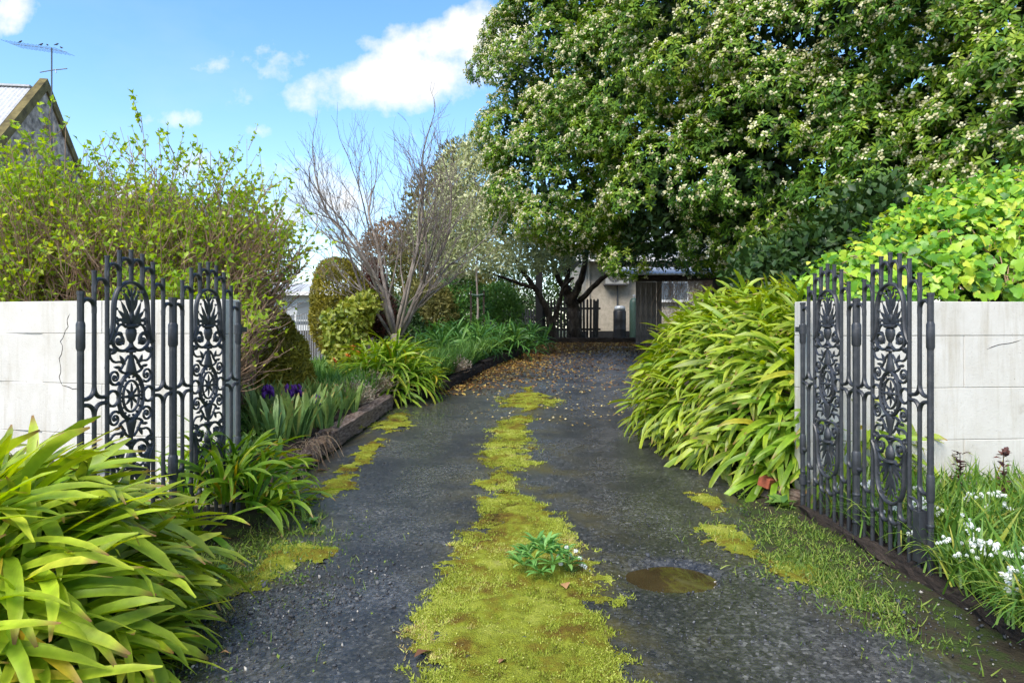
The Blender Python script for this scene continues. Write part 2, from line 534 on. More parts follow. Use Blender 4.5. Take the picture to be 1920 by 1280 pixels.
M_ASPH = asphalt_mat()
M_WALL = paint_wall_mat()
M_SOIL = surf_mat('garden_soil', [(.3, (.020, .014, .010)), (.5, (.045, .033, .024)), (.68, (.075, .058, .04))], 7, 9, .95, .9, 60, .15, dist=.02)
M_GROUND = surf_mat('rough_ground', [(.3, (.022, .018, .012)), (.46, (.045, .038, .024)), (.56, (.035, .05, .014)), (.7, (.055, .08, .02))], 4.5, 9, .95, .9, 70, .15, dist=.02)
M_MOSS = surf_mat('moss', [(.28, (.05, .035, .014)), (.38, (.15, .10, .018)), (.45, (.20, .18, .020)), (.53, (.24, .27, .026)), (.64, (.36, .38, .06)), (.75, (.44, .43, .12))], 4, 14, .95, 1.0, 160, .1, dist=.02)
M_TIMBER = surf_mat('weathered_timber', [(.28, (.07, .048, .038)), (.41, (.20, .14, .11)), (.54, (.34, .25, .20)), (.70, (.45, .35, .29))], 5, 9, .9, 1.0, 26, .15, stretch=(1.2, 9, 9), dist=.03)
M_DTIMBER = surf_mat('damp_timber', [(.3, (.020, .016, .013)), (.52, (.055, .042, .034)), (.72, (.10, .075, .058))], 5, 9, .9, 1.0, 26, .2, stretch=(1.2, 9, 9), dist=.03)
M_GREYWOOD = surf_mat('grey_boards', [(.3, (.08, .07, .06)), (.6, (.19, .165, .145)), (.75, (.25, .22, .2))], 5, 8, .9, .6, 30, .15, stretch=(9, 9, 1), dist=.01)
M_IRON = surf_mat('painted_iron', [(.3, (.022, .024, .028)), (.55, (.034, .037, .044)), (.66, (.055, .055, .056)), (.76, (.085, .07, .055))], 26, 10, .45, .25, 120, .5, dist=.003)
M_DARKPAINT = plain('dark_painted_timber', (.014, .015, .017), .6)
M_BARK = surf_mat('dark_bark', [(.3, (.018, .015, .012)), (.5, (.045, .037, .03)), (.7, (.10, .085, .07))], 8, 8, .95, 1.0, 30, .15, stretch=(1, 1, .35), dist=.03)
M_GREYBARK = surf_mat('grey_bark', [(.3, (.11, .088, .072)), (.5, (.22, .18, .15)), (.66, (.32, .275, .235)), (.78, (.26, .21, .06))], 9, 8, .9, .6, 40, .2, stretch=(1, 1, .5))
M_CANE = surf_mat('brown_canes', [(.3, (.20, .125, .080)), (.55, (.38, .25, .17)), (.75, (.52, .38, .26))], 6, 5, .85, .3, 40, .2)
M_DRY = leaf_mat('dry_straw', [(0, (.20, .125, .075)), (.5, (.38, .29, .19)), (1, (.54, .48, .37))], .8, .25)
M_CREAM = plain('cream_render', (.46, .41, .33), .85, .2, 0, .3)
M_WHITE = plain('white_paint', (.78, .78, .76), .6, .3)
M_ROOF = plain('galvanised_iron', (.44, .45, .46), .6, .3, .0)
M_STONE = surf_mat('weathered_stone', [(.34, (.08, .07, .06)), (.44, (.22, .19, .16)), (.56, (.42, .36, .30)), (.68, (.55, .49, .42))], 2.6, 14, .95, .6, 14, .15, dist=.03)
M_LICHEN = surf_mat('lichened_coping', [(.3, (.06, .05, .03)), (.5, (.14, .115, .05)), (.7, (.22, .18, .08))], 2.5, 8, .95, .5, 12, .15, dist=.03)
M_PINKSTONE = surf_mat('sandstone', [(.3, (.30, .22, .15)), (.6, (.45, .35, .26)), (.75, (.52, .43, .34))], 2, 8, .95, .5, 14, .15)
M_GALV = plain('grey_steel', (.45, .48, .50), .45, .5, .3)
M_BLACKP = plain('black_plastic', (.012, .013, .015), .45)
M_GREENTANK = plain('green_cylinder_paint', (.045, .085, .07), .45)
M_BRICK = plain('red_brick', (.32, .09, .05), .9, .2, 0, .6)
M_ACW = plain('appliance_white_shaded', (.34, .34, .32), .45)  # white lowered to grey, standing in for shade on the unit
M_ACD = plain('appliance_dark', (.07, .07, .075), .5)
M_RED = plain('red_enamel', (.5, .02, .03), .4)
M_STONES = leaf_mat('loose_stones', [(0, (.028, .03, .034)), (.7, (.08, .085, .095)), (.93, (.14, .14, .14)), (1, (.5, .46, .40))], .75, 0.0)
M_PURPLE = leaf_mat('iris_petal', [(0, (.035, .006, .11)), (1, (.09, .02, .24))], .6, .25, 'obj')
M_WHITEF = leaf_mat('white_petal', [(0, (.75, .78, .72)), (1, (.85, .86, .82))], .6, .3, 'obj')
M_WHITEFT = leaf_mat('white_petals_small', [(0, (.72, .74, .68)), (1, (.85, .86, .82))], .6, .3)
M_CREAMF = leaf_mat('cream_blossom', [(0, (.42, .40, .18)), (.5, (.66, .63, .36)), (1, (.80, .78, .56))], .7, .3)
M_ORANGEF = leaf_mat('orange_petal', [(0, (.55, .10, .02)), (1, (.7, .22, .03))], .6, .25, 'obj')
M_FALLEN = leaf_mat('dead_leaves', [(0, (.10, .045, .018)), (.45, (.24, .12, .035)), (.75, (.42, .26, .05)), (.9, (.55, .42, .12)), (1, (.6, .52, .30))], .7, .1)
M_FALLENO = leaf_mat('dead_leaf', [(0, (.16, .07, .03)), (1, (.42, .23, .10))], .7, .1, 'obj')

M_AGA = leaf_mat('strap_leaf_green', [(0, (.085, .21, .014)), (.30, (.18, .37, .022)), (.60, (.31, .50, .032)), (.85, (.46, .60, .050)), (.955, (.60, .64, .08)), (.985, (.66, .50, .05)), (1, (.62, .36, .02))], .42, .38, 'obj', .5, ((.50, .44, .06), .35, .55))
M_AGAD = leaf_mat('strap_leaf_deep', [(0, (.06, .17, .014)), (.35, (.14, .31, .02)), (.68, (.26, .45, .03)), (.90, (.44, .56, .045)), (.97, (.58, .52, .06)), (1, (.62, .36, .02))], .42, .36, 'obj', .38, ((.34, .40, .05), .35, .5))
M_AGAL = leaf_mat('strap_leaf_lime', [(0, (.13, .28, .016)), (.25, (.24, .44, .024)), (.55, (.38, .57, .034)), (.85, (.53, .66, .05)), (.955, (.66, .68, .08)), (.985, (.68, .52, .05)), (1, (.62, .36, .02))], .45, .42, 'obj', .32, ((.58, .56, .06), .35, .5))
M_AGAS = leaf_mat('strap_leaf_inner', [(0, (.08, .19, .014)), (.5, (.18, .37, .022)), (.8, (.32, .50, .032)), (1, (.47, .59, .05))], .42, .36, 'tint', .5, ((.50, .44, .06), .35, .5))
M_AGADARK = leaf_mat('strap_leaf_dark', [(0, (.03, .10, .02)), (.6, (.075, .20, .035)), (1, (.18, .33, .06))], .45, .28, 'tint')
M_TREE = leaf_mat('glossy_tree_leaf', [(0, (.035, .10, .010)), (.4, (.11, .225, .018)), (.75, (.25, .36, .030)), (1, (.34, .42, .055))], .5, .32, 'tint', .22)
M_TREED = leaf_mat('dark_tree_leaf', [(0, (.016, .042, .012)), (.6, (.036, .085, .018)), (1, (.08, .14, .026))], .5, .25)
M_VARI = leaf_mat('variegated_leaf', [(0, (.14, .19, .06)), (.5, (.36, .40, .17)), (1, (.64, .65, .38))], .5, .25)
M_IVY = leaf_mat('ivy_leaf', [(0, (.05, .17, .016)), (.3, (.14, .34, .022)), (.6, (.26, .47, .03)), (.88, (.42, .57, .045)), (1, (.60, .62, .07))], .42, .35, 'obj', .45)
M_IVYSHADE = leaf_mat('ivy_leaf_shaded', [(0, (.018, .06, .014)), (.5, (.05, .13, .02)), (1, (.16, .28, .03))], .4, .25)  # darkened copy of the ivy leaf: shade inside the heap as colour
M_SHRUB = leaf_mat('spring_leaf', [(0, (.13, .27, .02)), (.5, (.31, .47, .03)), (.85, (.50, .62, .05)), (1, (.66, .68, .08))], .5, .5)
M_CONIF = leaf_mat('golden_conifer', [(0, (.075, .085, .010)), (.5, (.22, .20, .018)), (1, (.42, .36, .035))], .7, .25)
M_BURG = leaf_mat('burgundy_leaf', [(0, (.03, .010, .008)), (1, (.12, .035, .022))], .6, .2)
M_YELLOW = leaf_mat('yellow_green_leaf', [(0, (.12, .19, .02)), (.5, (.32, .36, .05)), (1, (.55, .52, .12))], .45, .3)
M_OLIVE = leaf_mat('olive_leaf', [(0, (.06, .07, .018)), (.6, (.15, .145, .035)), (1, (.26, .22, .06))], .7, .3)
M_RUST = leaf_mat('rust_leaf', [(0, (.14, .085, .04)), (1, (.30, .19, .09))], .6, .3)
M_GRASS = leaf_mat('grass_blade', [(0, (.055, .14, .025)), (.5, (.12, .26, .045)), (1, (.23, .38, .07))], .55, .35)
M_GRASSY = leaf_mat('verge_grass', [(0, (.06, .12, .018)), (.5, (.14, .24, .03)), (.85, (.25, .33, .05)), (1, (.36, .34, .12))], .6, .3)
M_MOSSB = leaf_mat('moss_tips', [(0, (.13, .10, .018)), (.2, (.20, .22, .022)), (.45, (.30, .37, .035)), (.7, (.42, .46, .075)), (.92, (.54, .54, .16)), (1, (.48, .36, .14))], .8, .25)
M_IRIS = leaf_mat('iris_blade', [(0, (.09, .19, .06)), (.5, (.17, .30, .09)), (.85, (.28, .40, .10)), (1, (.46, .48, .14))], .5, .25, 'obj', .4, ((.25, .30, .09), .6, .5))
M_WEED = leaf_mat('weed_leaf', [(0, (.05, .14, .03)), (.6, (.12, .25, .05)), (1, (.22, .35, .07))], .55, .3)
M_ONION = leaf_mat('onion_weed_blade', [(0, (.06, .15, .022)), (.5, (.13, .26, .035)), (.9, (.26, .37, .05)), (1, (.45, .40, .08))], .4, .3)
M_REDWEED = leaf_mat('red_weed_leaf', [(0, (.05, .018, .018)), (1, (.14, .06, .045))], .6, .2)


def glass_mat():
    m, nt, b, N, L = newmat('window_glass')
    b.inputs['Base Color'].default_value = (.16, .19, .22, 1); b.inputs['Roughness'].default_value = .12
    return m


def water_mat():
    m, nt, b, N, L = newmat('muddy_water')
    tc = N('ShaderNodeTexCoord'); nz = N('ShaderNodeTexNoise'); nz.inputs['Scale'].default_value = 3
    L(tc.outputs['Object'], nz.inputs['Vector'])
    L(ramp(nt, nz.outputs[0], [(.3, (.032, .023, .010)), (.7, (.058, .042, .017))]), b.inputs['Base Color'])
    b.inputs['Roughness'].default_value = .03; b.inputs['IOR'].default_value = 1.33; b.inputs['Specular IOR Level'].default_value = .6
    return m


M_GLASS = glass_mat()
M_WATER = water_mat()


# ------------------------------------------------------------------ ground, drive, beds
SLEEPER_PATH = [foot(513, 922), foot(625, 842), foot(738, 762), foot(838, 730), foot(905, 695), foot(968, 668), foot(1012, 645)]


def left_edge(d):
    d = np.asarray(d, float)
    ys = [0, 3.0, 4.6, 5.6] + [p.y for p in SLEEPER_PATH[:]] + [40]
    xs = [-1.35, -1.42, -1.62, -1.95] + [p.x + .02 for p in SLEEPER_PATH[:]] + [1.2]
    return np.interp(d, ys, xs)


def right_edge(d):
    return np.interp(d, [0, 3, 4.2, 5.0, 6, 9, 14, 20, 24, 40], [1.95, 1.85, 1.55, 1.75, 1.95, 1.9, 2.6, 4.4, 5.5, 6])


PUD = foot(1255, 1074)
PUD_A, PUD_B = .235, .185


def drive_z(x, d):
    z = gz(d) + .008 * (fbm(np.asarray(x) * 1.3, np.asarray(d) * 1.3, 5) - .5) - .012 * np.exp(-((np.abs(np.asarray(x) + .0) - .95) / .4) ** 2)
    e = np.sqrt(((x - PUD.x) / (PUD_A * 1.1)) ** 2 + ((d - PUD.y) / (PUD_B * 1.1)) ** 2) + .35 * (fbm(np.asarray(x) * 6, np.asarray(d) * 6, 9) - .5)
    return z - .075 * np.clip(1.3 - e, 0, 1) ** .8


def grid_obj(name, xs_fn, ds, nu, zfn, mat, attrs_fn=None):
    U, D = np.meshgrid(np.linspace(0, 1, nu), ds)
    X = xs_fn(U, D)
    Z = zfn(X, D)
    V = np.stack([X, D, Z], -1).reshape(-1, 3)
    idx = np.arange(len(ds) * nu).reshape(len(ds), nu)
    Fc = np.stack([idx[:-1, :-1], idx[:-1, 1:], idx[1:, 1:], idx[1:, :-1]], -1).reshape(-1, 4)
    at_ = attrs_fn(X.ravel(), D.ravel()) if attrs_fn else None
    return link(name, mesh_np(name, V, Fc, mat, at_))


def ground():
    ds = np.concatenate([np.arange(-6, 0, 1.0), np.arange(0, 26, .25), np.array([27, 30, 40, 60, 120, 300, 900])])
    xe = np.concatenate([[-900, -300, -100, -40, -20, -12], np.arange(-8, 8.01, .25), [12, 20, 40, 100, 300, 900]])
    t = np.linspace(0, 1, len(xe))

    def zf(X, D):
        near = (np.abs(X) < 9) & (D < 26)
        under = (X > left_edge(D) + .3) & (X < right_edge(D) - .3) & (D < 24) & (D > .5)
        return gz(D) - .03 + np.where(near, .03 * (fbm(X * 2, D * 2, 3) - .5), 0) - np.where(under, .14, 0)
    o = grid_obj('ground', lambda U, D: np.interp(U, t, xe), ds, len(xe), zf, M_GROUND)
    o['kind'] = 'structure'
    ds = np.concatenate([np.arange(.2, 7, .045), np.arange(7, 25, .12)])

    def xf(U, D):
        l = left_edge(D) + .22 * (fbm(D * 2.5, D * 0 + 1, 21) - .5) * (D < 5.8)
        r = right_edge(D) + .25 * (fbm(D * 2.5, D * 0 + 5, 23) - .5)
        return l + (r - l) * U

    def zd(X, D):
        l = left_edge(D); r = right_edge(D)
        e = np.minimum(X - l, r - X)
        return drive_z(X, D) + .006 - .03 * np.clip(1 - e / .15, 0, 1)

    def al(X, D):
        a = np.clip(1 - np.abs(X - .15) / .85, 0, 1) * 1.2 + np.clip(1 - (X - left_edge(D)) / .7, 0, 1) * .9 + np.clip(1 - (right_edge(D) - X) / .5, 0, 1) * .8
        w = np.exp(-((np.abs(X - .05) - .95) / .38) ** 2) * np.clip((13 - D) / 3, 0, 1)
        return {'algae': np.clip(a, 0, 1), 'worn': w}
    o = grid_obj('driveway', xf, ds, 110, zd, M_ASPH, al)
    o['kind'] = 'structure'
    # raised beds
    ds = np.arange(5.5, 24, .2)

    def lx(U, D):
        return left_edge(D) - .06 - (U ** 1.5) * 9.0

    def lz(X, D):
        e = left_edge(D) - X
        return gz(D) + .02 + .17 * np.clip(e / .25, 0, 1) + .10 * np.clip((e - .3) / 2.5, 0, 1) + .05 * (fbm(X * 3, D * 3, 31) - .5)
    o = grid_obj('garden_bed', lx, ds, 40, lz, M_SOIL)
    o['kind'] = 'structure'

    def rx(U, D):
        return np.interp(D, [5.45, 7, 9, 14, 20, 24], [2.3, 2.15, 2.15, 2.9, 4.6, 5.6]) + U ** 1.5 * 8

    def rz(X, D):
        e = X - np.interp(D, [5.45, 7, 9, 14, 20, 24], [2.3, 2.15, 2.15, 2.9, 4.6, 5.6])
        return gz(D) - .03 + .75 * (1 - np.exp(-np.clip(e, 0, 9) / .8)) * np.clip((D - 5.3) / 1.0, .3, 1) + .05 * (fbm(X * 3, D * 3, 37) - .5)
    o = grid_obj('garden_bank', rx, np.arange(5.65, 24, .25), 30, rz, M_SOIL)
    o['kind'] = 'structure'

    def fx(U, D):
        return np.interp(D, [2, 3.2, 5.3], [2.45, 2.38, 2.26]) + U * 4

    def fz(X, D):
        return .005 + .07 * np.clip((X - 2.3) / .3, 0, 1) + .05 * (fbm(X * 4, D * 4, 41) - .5)
    o = grid_obj('verge_bed', fx, np.arange(1.6, 5.45, .1), 30, fz, M_SOIL)
    o['kind'] = 'structure'


ground()


def puddle():
    n = 48
    V = [(0, 0, 0)]
    for i in range(n):
        t = 2 * pi * i / n
        r = 1 + .10 * sin(2 * t + 1) + .06 * sin(5 * t) + .04 * sin(9 * t + 2)
        V.append((PUD_A * 1.3 * r * cos(t), PUD_B * 1.3 * r * sin(t), 0))
    Fc = [(0, 1 + i, 1 + (i + 1) % n) for i in range(n)]
    o = link('puddle_water', mesh_np('puddle_water', V, Fc, M_WATER), None, (PUD.x, PUD.y, gzf(PUD.y) - .034))
    o['kind'] = 'structure'


puddle()


def moss_amount(x, d):
    """how thick the moss lies at a point of the drive; > 0 where there is some"""
    ys = [2.0, 2.7, 3.35, 4.0, 4.65, 5.3, 5.9, 6.6, 7.6, 8.6, 9.6, 10.5, 11.3, 12]
    l = np.interp(d, ys, [-.34, -.33, -.39, -.32, -.29, -.24, -.30, -.30, -.38, -.26, -.1, -.20, -.1, .3])
    r = np.interp(d, ys, [.42, .41, .42, .45, .41, .30, .12, .16, .28, .25, .45, .70, .55, .3])
    c = (l + r) / 2; h = (r - l) / 2
    m = h - np.abs(x - c) + .42 * (fbm(x * 3.2, d * 2.2, 51, 5) - .5) + .30 * (fbm(x * 13, d * 13, 52, 4) - .5)
    m = m / np.maximum(h, .05)
    far = np.clip((d - 5.3) / .6, 0, 1)
    m = m - far * (np.clip(1.75 - 2.3 * fbm(x * 1.6 + 3, d * 2.0, 53, 4), 0, 1.5) - 1.2 * (fbm(x * 9, d * 6, 56, 3) - .5))
    # edge patches
    def patch(px, py, rx, rd):
        p = foot(px, py)
        return 1 - np.sqrt(((x - p.x) / rx) ** 2 + ((d - p.y) / rd) ** 2) + 1.3 * (fbm(x * 5, d * 5, 54, 4) - .5) + 1.1 * (fbm(x * 15, d * 15, 55, 3) - .5)
    for a in ((545, 1040, .28, .42), (690, 850, .16, .9), (640, 905, .2, .7), (740, 790, .3, .8), (1325, 940, .13, .3), (1370, 1010, .2, .45), (1000, 752, .45, .5), (960, 832, .3, .45), (950, 868, .3, .35),
              (1480, 1060, .22, .35), (420, 1085, .3, .25)):
        m = np.maximum(m, patch(*a) * .8 - .12)
    m = np.where(((x - PUD.x) / .3) ** 2 + ((d - PUD.y) / .26) ** 2 < 1, -1, m)
    return m


def surface_z(x, d):
    l = left_edge(d); r = right_edge(d)
    e = np.minimum(x - l, r - x)
    zd = drive_z(x, d) + .006 - .03 * np.clip(1 - e / .15, 0, 1)
    return np.where(e > 0, zd, gz(d) - .022)


def moss():
    Vs, Fs, o = [], [], 0
    for (x0, x1, d0, d1, st) in ((-1.0, 1.0, 2.3, 5.0, .0125), (-2.2, -1.0, 2.3, 6.0, .02), (1.0, 2.4, 2.3, 6.0, .02), (-1.0, 1.0, 5.0, 7.0, .02), (-2.0, 1.2, 7.0, 12.5, .035), (-2.0, -1.0, 6, 7, .025)):
        xs = np.arange(x0, x1 + st / 2, st); ds = np.arange(d0, d1 + st / 2, st)
        X, D = np.meshgrid(xs, ds)
        m = moss_amount(X, D)
        X = X + (vnoise(X * 60, D * 60, 3) - .5) * st * .8
        D2 = D + (vnoise(X * 60, D * 60, 8) - .5) * st * .8
        lum = fbm(X * 16, D * 16, 61, 4)
        Z = surface_z(X, D) - .004 + .030 * np.clip(m * 1.3 + .15, -.3, .9) * np.clip(lum * 1.7 - .25, 0, 1.2) + .004 * rng.random(X.shape)
        idx = np.arange(X.size).reshape(X.shape)
        keep = (m[:-1, :-1] > 0) & (m[1:, 1:] > -.02) & (m[:-1, 1:] > -.02) & (m[1:, :-1] > -.02)
        Fc = np.stack([idx[:-1, :-1], idx[:-1, 1:], idx[1:, 1:], idx[1:, :-1]], -1)[keep]
        used = np.unique(Fc); re = np.full(X.size, -1); re[used] = np.arange(len(used))
        Vs.append(np.stack([X, D2, Z], -1).reshape(-1, 3)[used]); Fs.append(re[Fc] + o); o += len(used)
    ob = link('moss', mesh_np('moss', np.concatenate(Vs), np.concatenate(Fs), M_MOSS))
    tag(ob, 'yellow green moss spreading down the middle and edges of the drive', 'moss', kind='stuff')
    # tiny upright shoots over the moss
    n = 420000
    d = 2.35 + 8.5 * rng.random(n) ** 2.4
    x = np.where(rng.random(n) < .8, rng.uniform(-.65, .85, n), rng.uniform(-2.2, 2.4, n))
    m = moss_amount(x, d)
    tuft = fbm(x * 5, d * 5, 71, 4)
    dens = np.clip(m * 2.0 + .35, 0, 1) * np.clip(3.4 * (tuft - .27), .15, 1)
    k = rng.random(n) < dens
    x, d, m, tuft = x[k], d[k], m[k], tuft[k]
    pos = np.stack([x, d, surface_z(x, d) + .004], -1)
    ax = unit(np.stack([rng.normal(0, .8, len(x)), rng.normal(0, .8, len(x)), np.ones(len(x))], -1))
    V, Fc = scatter(*BLADE, pos, ax, rand_dir(len(x)), rng.uniform(.008, .022, len(x)) * (.6 + .9 * tuft), rng.uniform(2.2, 4.6, len(x)) * (1 + d / 9))
    tint = np.repeat(np.clip(-.35 + 1.7 * fbm(x * 2.6, d * 2.6, 73, 4) + rng.normal(0, .17, len(x)) - .15 * (d > 5.4), 0, 1), 3)
    n = 22000
    dl = 2.35 + 4.5 * rng.random(n) ** 1.6; xl = rng.uniform(-.6, .75, n)
    ml = moss_amount(xl, dl)
    k = (ml > .02) & (rng.random(n) < np.clip(2.5 * (fbm(xl * 7, dl * 7, 75, 3) - .28), .08, 1))
    xl, dl = xl[k], dl[k]; n = len(xl)
    lv, lf = scatter(*BROAD, np.stack([xl, dl, surface_z(xl, dl) + .012 + .01 * rng.random(n)], -1), unit(rand_dir(n) * np.array([1, 1, .5])), unit(rand_dir(n) * .5 + np.array([0, 0, 1.])), rng.uniform(.004, .012, n))
    lt = np.where(rng.random(n) < .10, rng.random(n) * .06, rng.uniform(.3, 1.0, n))
    tag(link('moss_leaflets', mesh_np('moss_leaflets', lv, lf, M_MOSSB, {'tint': np.repeat(lt, 5)})), 'tiny leaflets and brown flecks in the mossy strip', 'moss', kind='stuff')
    ob = link('moss_shoots', mesh_np('moss_shoots', V, Fc, M_MOSSB, {'tint': tint}))
    tag(ob, 'fine tufts of grass and moss growing along the drive centre', 'moss', kind='stuff')


moss()

OCT = (np.array([(1, 0, 0), (-1, 0, 0), (0, 1, 0), (0, -1, 0), (.15, .1, .55), (-.1, .1, -.55)], float) * np.array([1.15, .85, 1]), np.array([(0, 2, 4), (2, 1, 4), (1, 3, 4), (3, 0, 4), (2, 0, 5), (1, 2, 5), (3, 1, 5), (0, 3, 5)]))


def loose_stuff():
    # gravel gathered at the edges of the wheel tracks
    parts = []
    for (px, py, sx, sd_, n) in ((500, 1120, .30, .40, 1500), (430, 1190, .3, .25, 900), (620, 1080, .35, .20, 700), (1640, 1140, .35, .35, 700), (1180, 1050, .25, .3, 200), (960, 1100, 1.6, 1.3, 260), (1250, 1180, .8, .5, 140), (800, 930, 1.2, 2.0, 120)):
        p = foot(px, py)
        x = rng.normal(p.x, sx, n); d = np.maximum(rng.normal(p.y, sd_, n), 2.3)
        s = rng.gamma(1.8, .0019, n) + .0018
        V, Fc = scatter(*OCT, np.stack([x, d, surface_z(x, d) + s * .35], -1), rand_dir(n), rand_dir(n), s)
        parts.append((V, Fc, np.repeat(rng.random(n) ** 1.3, 6)))
    # chips standing out of the worn seal in the wheel tracks
    n = 6000
    d = 2.35 + 7 * rng.random(n) ** 1.6; x = rng.uniform(-1.35, 1.75, n)
    s = rng.gamma(3, .0008, n) + .0014
    V, Fc = scatter(*OCT, np.stack([x, d, surface_z(x, d) + s * .25], -1), rand_dir(n), rand_dir(n), s)
    parts.append((V, Fc, np.repeat(np.clip(rng.random(n) * .93, 0, 1), 6)))
    V, Fc, T = join(*parts)
    V += rng.normal(0, .0008, V.shape)
    tag(link('gravel', mesh_np('gravel', V, Fc, M_STONES, {'tint': T}, smooth=False)), 'loose dark gravel and pale chips on the drive', 'gravel', kind='stuff')
    # leaf litter at the far end and a sprinkle nearer
    n = 21000
    d = 11 + 10.6 * rng.random(n) ** .7; l = left_edge(d); r = right_edge(d)
    x = l + (r - l) * rng.random(n) ** 1.0
    edge = np.exp(-(x - l) / .6) * 1.3 + .07 + .9 * np.clip((d - 17) / 3, 0, 1) * np.clip(4 * (fbm(x * 2, d * 1.2, 81) - .3), 0, 1)
    k = rng.random(n) < edge
    x, d = x[k], d[k]
    n2 = 900
    d2 = rng.uniform(8.5, 17, n2); x2 = rng.uniform(-.6, 1.9, n2)
    x = np.concatenate([x, x2]); d = np.concatenate([d, d2])
    n = len(x)
    pos = np.stack([x, d, gz(d) + .014], -1)
    az = rng.uniform(0, 2 * pi, n)
    ax = np.stack([np.cos(az), np.sin(az), rng.normal(0, .15, n)], -1)
    up = np.stack([rng.normal(0, .3, n), rng.normal(0, .3, n), np.ones(n)], -1)
    big = np.concatenate([np.ones(n - n2), np.full(n2, .55)])
    V, Fc = scatter(*BROAD, pos, ax, up, rng.uniform(.04, .09, n) * big)
    T = np.concatenate([np.clip(rng.random(n - n2) * .9, 0, 1), rng.uniform(.75, 1, n2)])
    tag(link('leaf_litter', mesh_np('leaf_litter', V, Fc, M_FALLEN, {'tint': np.repeat(T, 5)})), 'brown and yellow leaf litter strewn over the far drive', 'leaf litter', kind='stuff')
    # single dead leaves one can point to
    def dead(px, py, s, az, lab):
        p = foot(px, py)
        V, Fc = scatter(*BROAD, np.zeros((1, 3)), np.array([[1, 0, .05]]), np.array([[0, .2, 1.]]), s)
        V[:, 2] += .01 + .10 * s * np.abs(np.sin(V[:, 0] * 60))
        o = link('fallen_leaf', mesh_np('fallen_leaf', V, Fc, M_FALLENO), None, (p.x, p.y, float(surface_z(p.x, p.y)) + .008), (0, 0, az))
        tag(o, lab, 'leaf', 'dead leaves on the drive')
    dead(932, 928, .10, .3, 'reddish brown dead leaf lying where the moss narrows')
    dead(1062, 1112, .09, 1.6, 'upright tan dead leaf below the white flowered weed')
    dead(776, 1242, .10, .8, 'pale tan dead leaf at the lower left moss edge')
    dead(590, 885, .12, .2, 'brown curled leaf beside the weathered timber edging')
    dead(410, 1232, .05, .2, 'small pinkish leaf scrap on gravel beside the large strap leaf clump')
    dead(935, 1255, .05, 1.0, 'small dark leaf at the bottom middle of the moss')


loose_stuff()


# ------------------------------------------------------------------ white walls
def block_mesh(name, L, T, H, mat):
    bm = bmesh.new()
    bmesh.ops.create_cube(bm, size=1)
    for v in bm.verts:
        v.co = Vector((v.co.x * L, v.co.y * T, v.co.z * H))
    bmesh.ops.bevel(bm, geom=list(bm.edges), offset=.004, segments=1, affect='EDGES')
    me = bpy.data.meshes.new(name); bm.to_mesh(me); bm.free()
    me.materials.append(mat)
    return me


def garden_wall(label, path, top, seed, blk=1.15):
    r = np.random.default_rng(seed)
    P = [Vector((x, y, 0)) for x, y in path]
    root = thing('garden_wall', label, 'wall', (P[0].x, P[0].y, 0))
    T = .20
    segs = [(P[i], P[i + 1]) for i in range(len(P) - 1)]
    S = [0]
    for a, b in segs:
        S.append(S[-1] + (b - a).length)

    def pos(s):
        for i, (a, b) in enumerate(segs):
            if s <= S[i + 1] or i == len(segs) - 1:
                t = (s - S[i]) / (S[i + 1] - S[i])
                return a.lerp(b, t), math.atan2(b.y - a.y, b.x - a.x)
    core = MB()
    for a, b in segs:
        a2 = a - P[0]; b2 = b - P[0]
        dv = (b - a).normalized(); nv = Vector((-dv.y, dv.x, 0)) * (T / 2 - .012)
        a3 = a2 + dv * .02; b3 = b2 + dv * .0
        z0, z1 = -.2, top - .015
        core.add([a3 - nv + Vector((0, 0, z0)), b3 - nv + Vector((0, 0, z0)), b3 + nv + Vector((0, 0, z0)), a3 + nv + Vector((0, 0, z0)),
                  a3 - nv + Vector((0, 0, z1)), b3 - nv + Vector((0, 0, z1)), b3 + nv + Vector((0, 0, z1)), a3 + nv + Vector((0, 0, z1))],
                 [(0, 3, 2, 1), (4, 5, 6, 7), (0, 1, 5, 4), (1, 2, 6, 5), (2, 3, 7, 6), (3, 0, 4, 7)])
    core.obj('mortar_core', M_WALL, root)
    z = top
    cache = {}
    for ci, h in enumerate((.27, .41, .41, .41, .30)):
        zc = z - h / 2
        s = 0.0
        first = True
        while s < S[-1] - .05:
            L = blk if not first else (blk if ci % 2 == 0 else blk * .54)
            L = min(L, S[-1] - s)
            first = False
            p, an = pos(s + L / 2)
            key = (round(L, 2), h)
            if key not in cache:
                cache[key] = block_mesh('block', L - .003, T, h - .003, M_WALL)
            o = link('block', cache[key], root, (p.x - P[0].x + r.normal(0, .0012), p.y - P[0].y + r.normal(0, .002), zc), (r.normal(0, .002), 0, an))
            s += L
        z -= h
    return root


def arc_path(pts, n=10):
    """smooth a coarse path"""
    P = np.array(pts, float)
    for _ in range(2):
        Q = [P[0]]
        for i in range(len(P) - 1):
            Q += [P[i] * .75 + P[i + 1] * .25, P[i] * .25 + P[i + 1] * .75]
        Q.append(P[-1]); P = np.array(Q)
    return [tuple(p) for p in P]


garden_wall('curved white painted block wall behind the left iron gate', arc_path([(-2.20, 5.36), (-3.2, 5.62), (-4.6, 6.0), (-6.6, 6.3)]), 1.625, 1)
garden_wall('straight white painted block wall behind the right iron gate', [(2.27, 5.37), (4.6, 5.58), (7.0, 5.8)], 1.61, 2, 2.4)



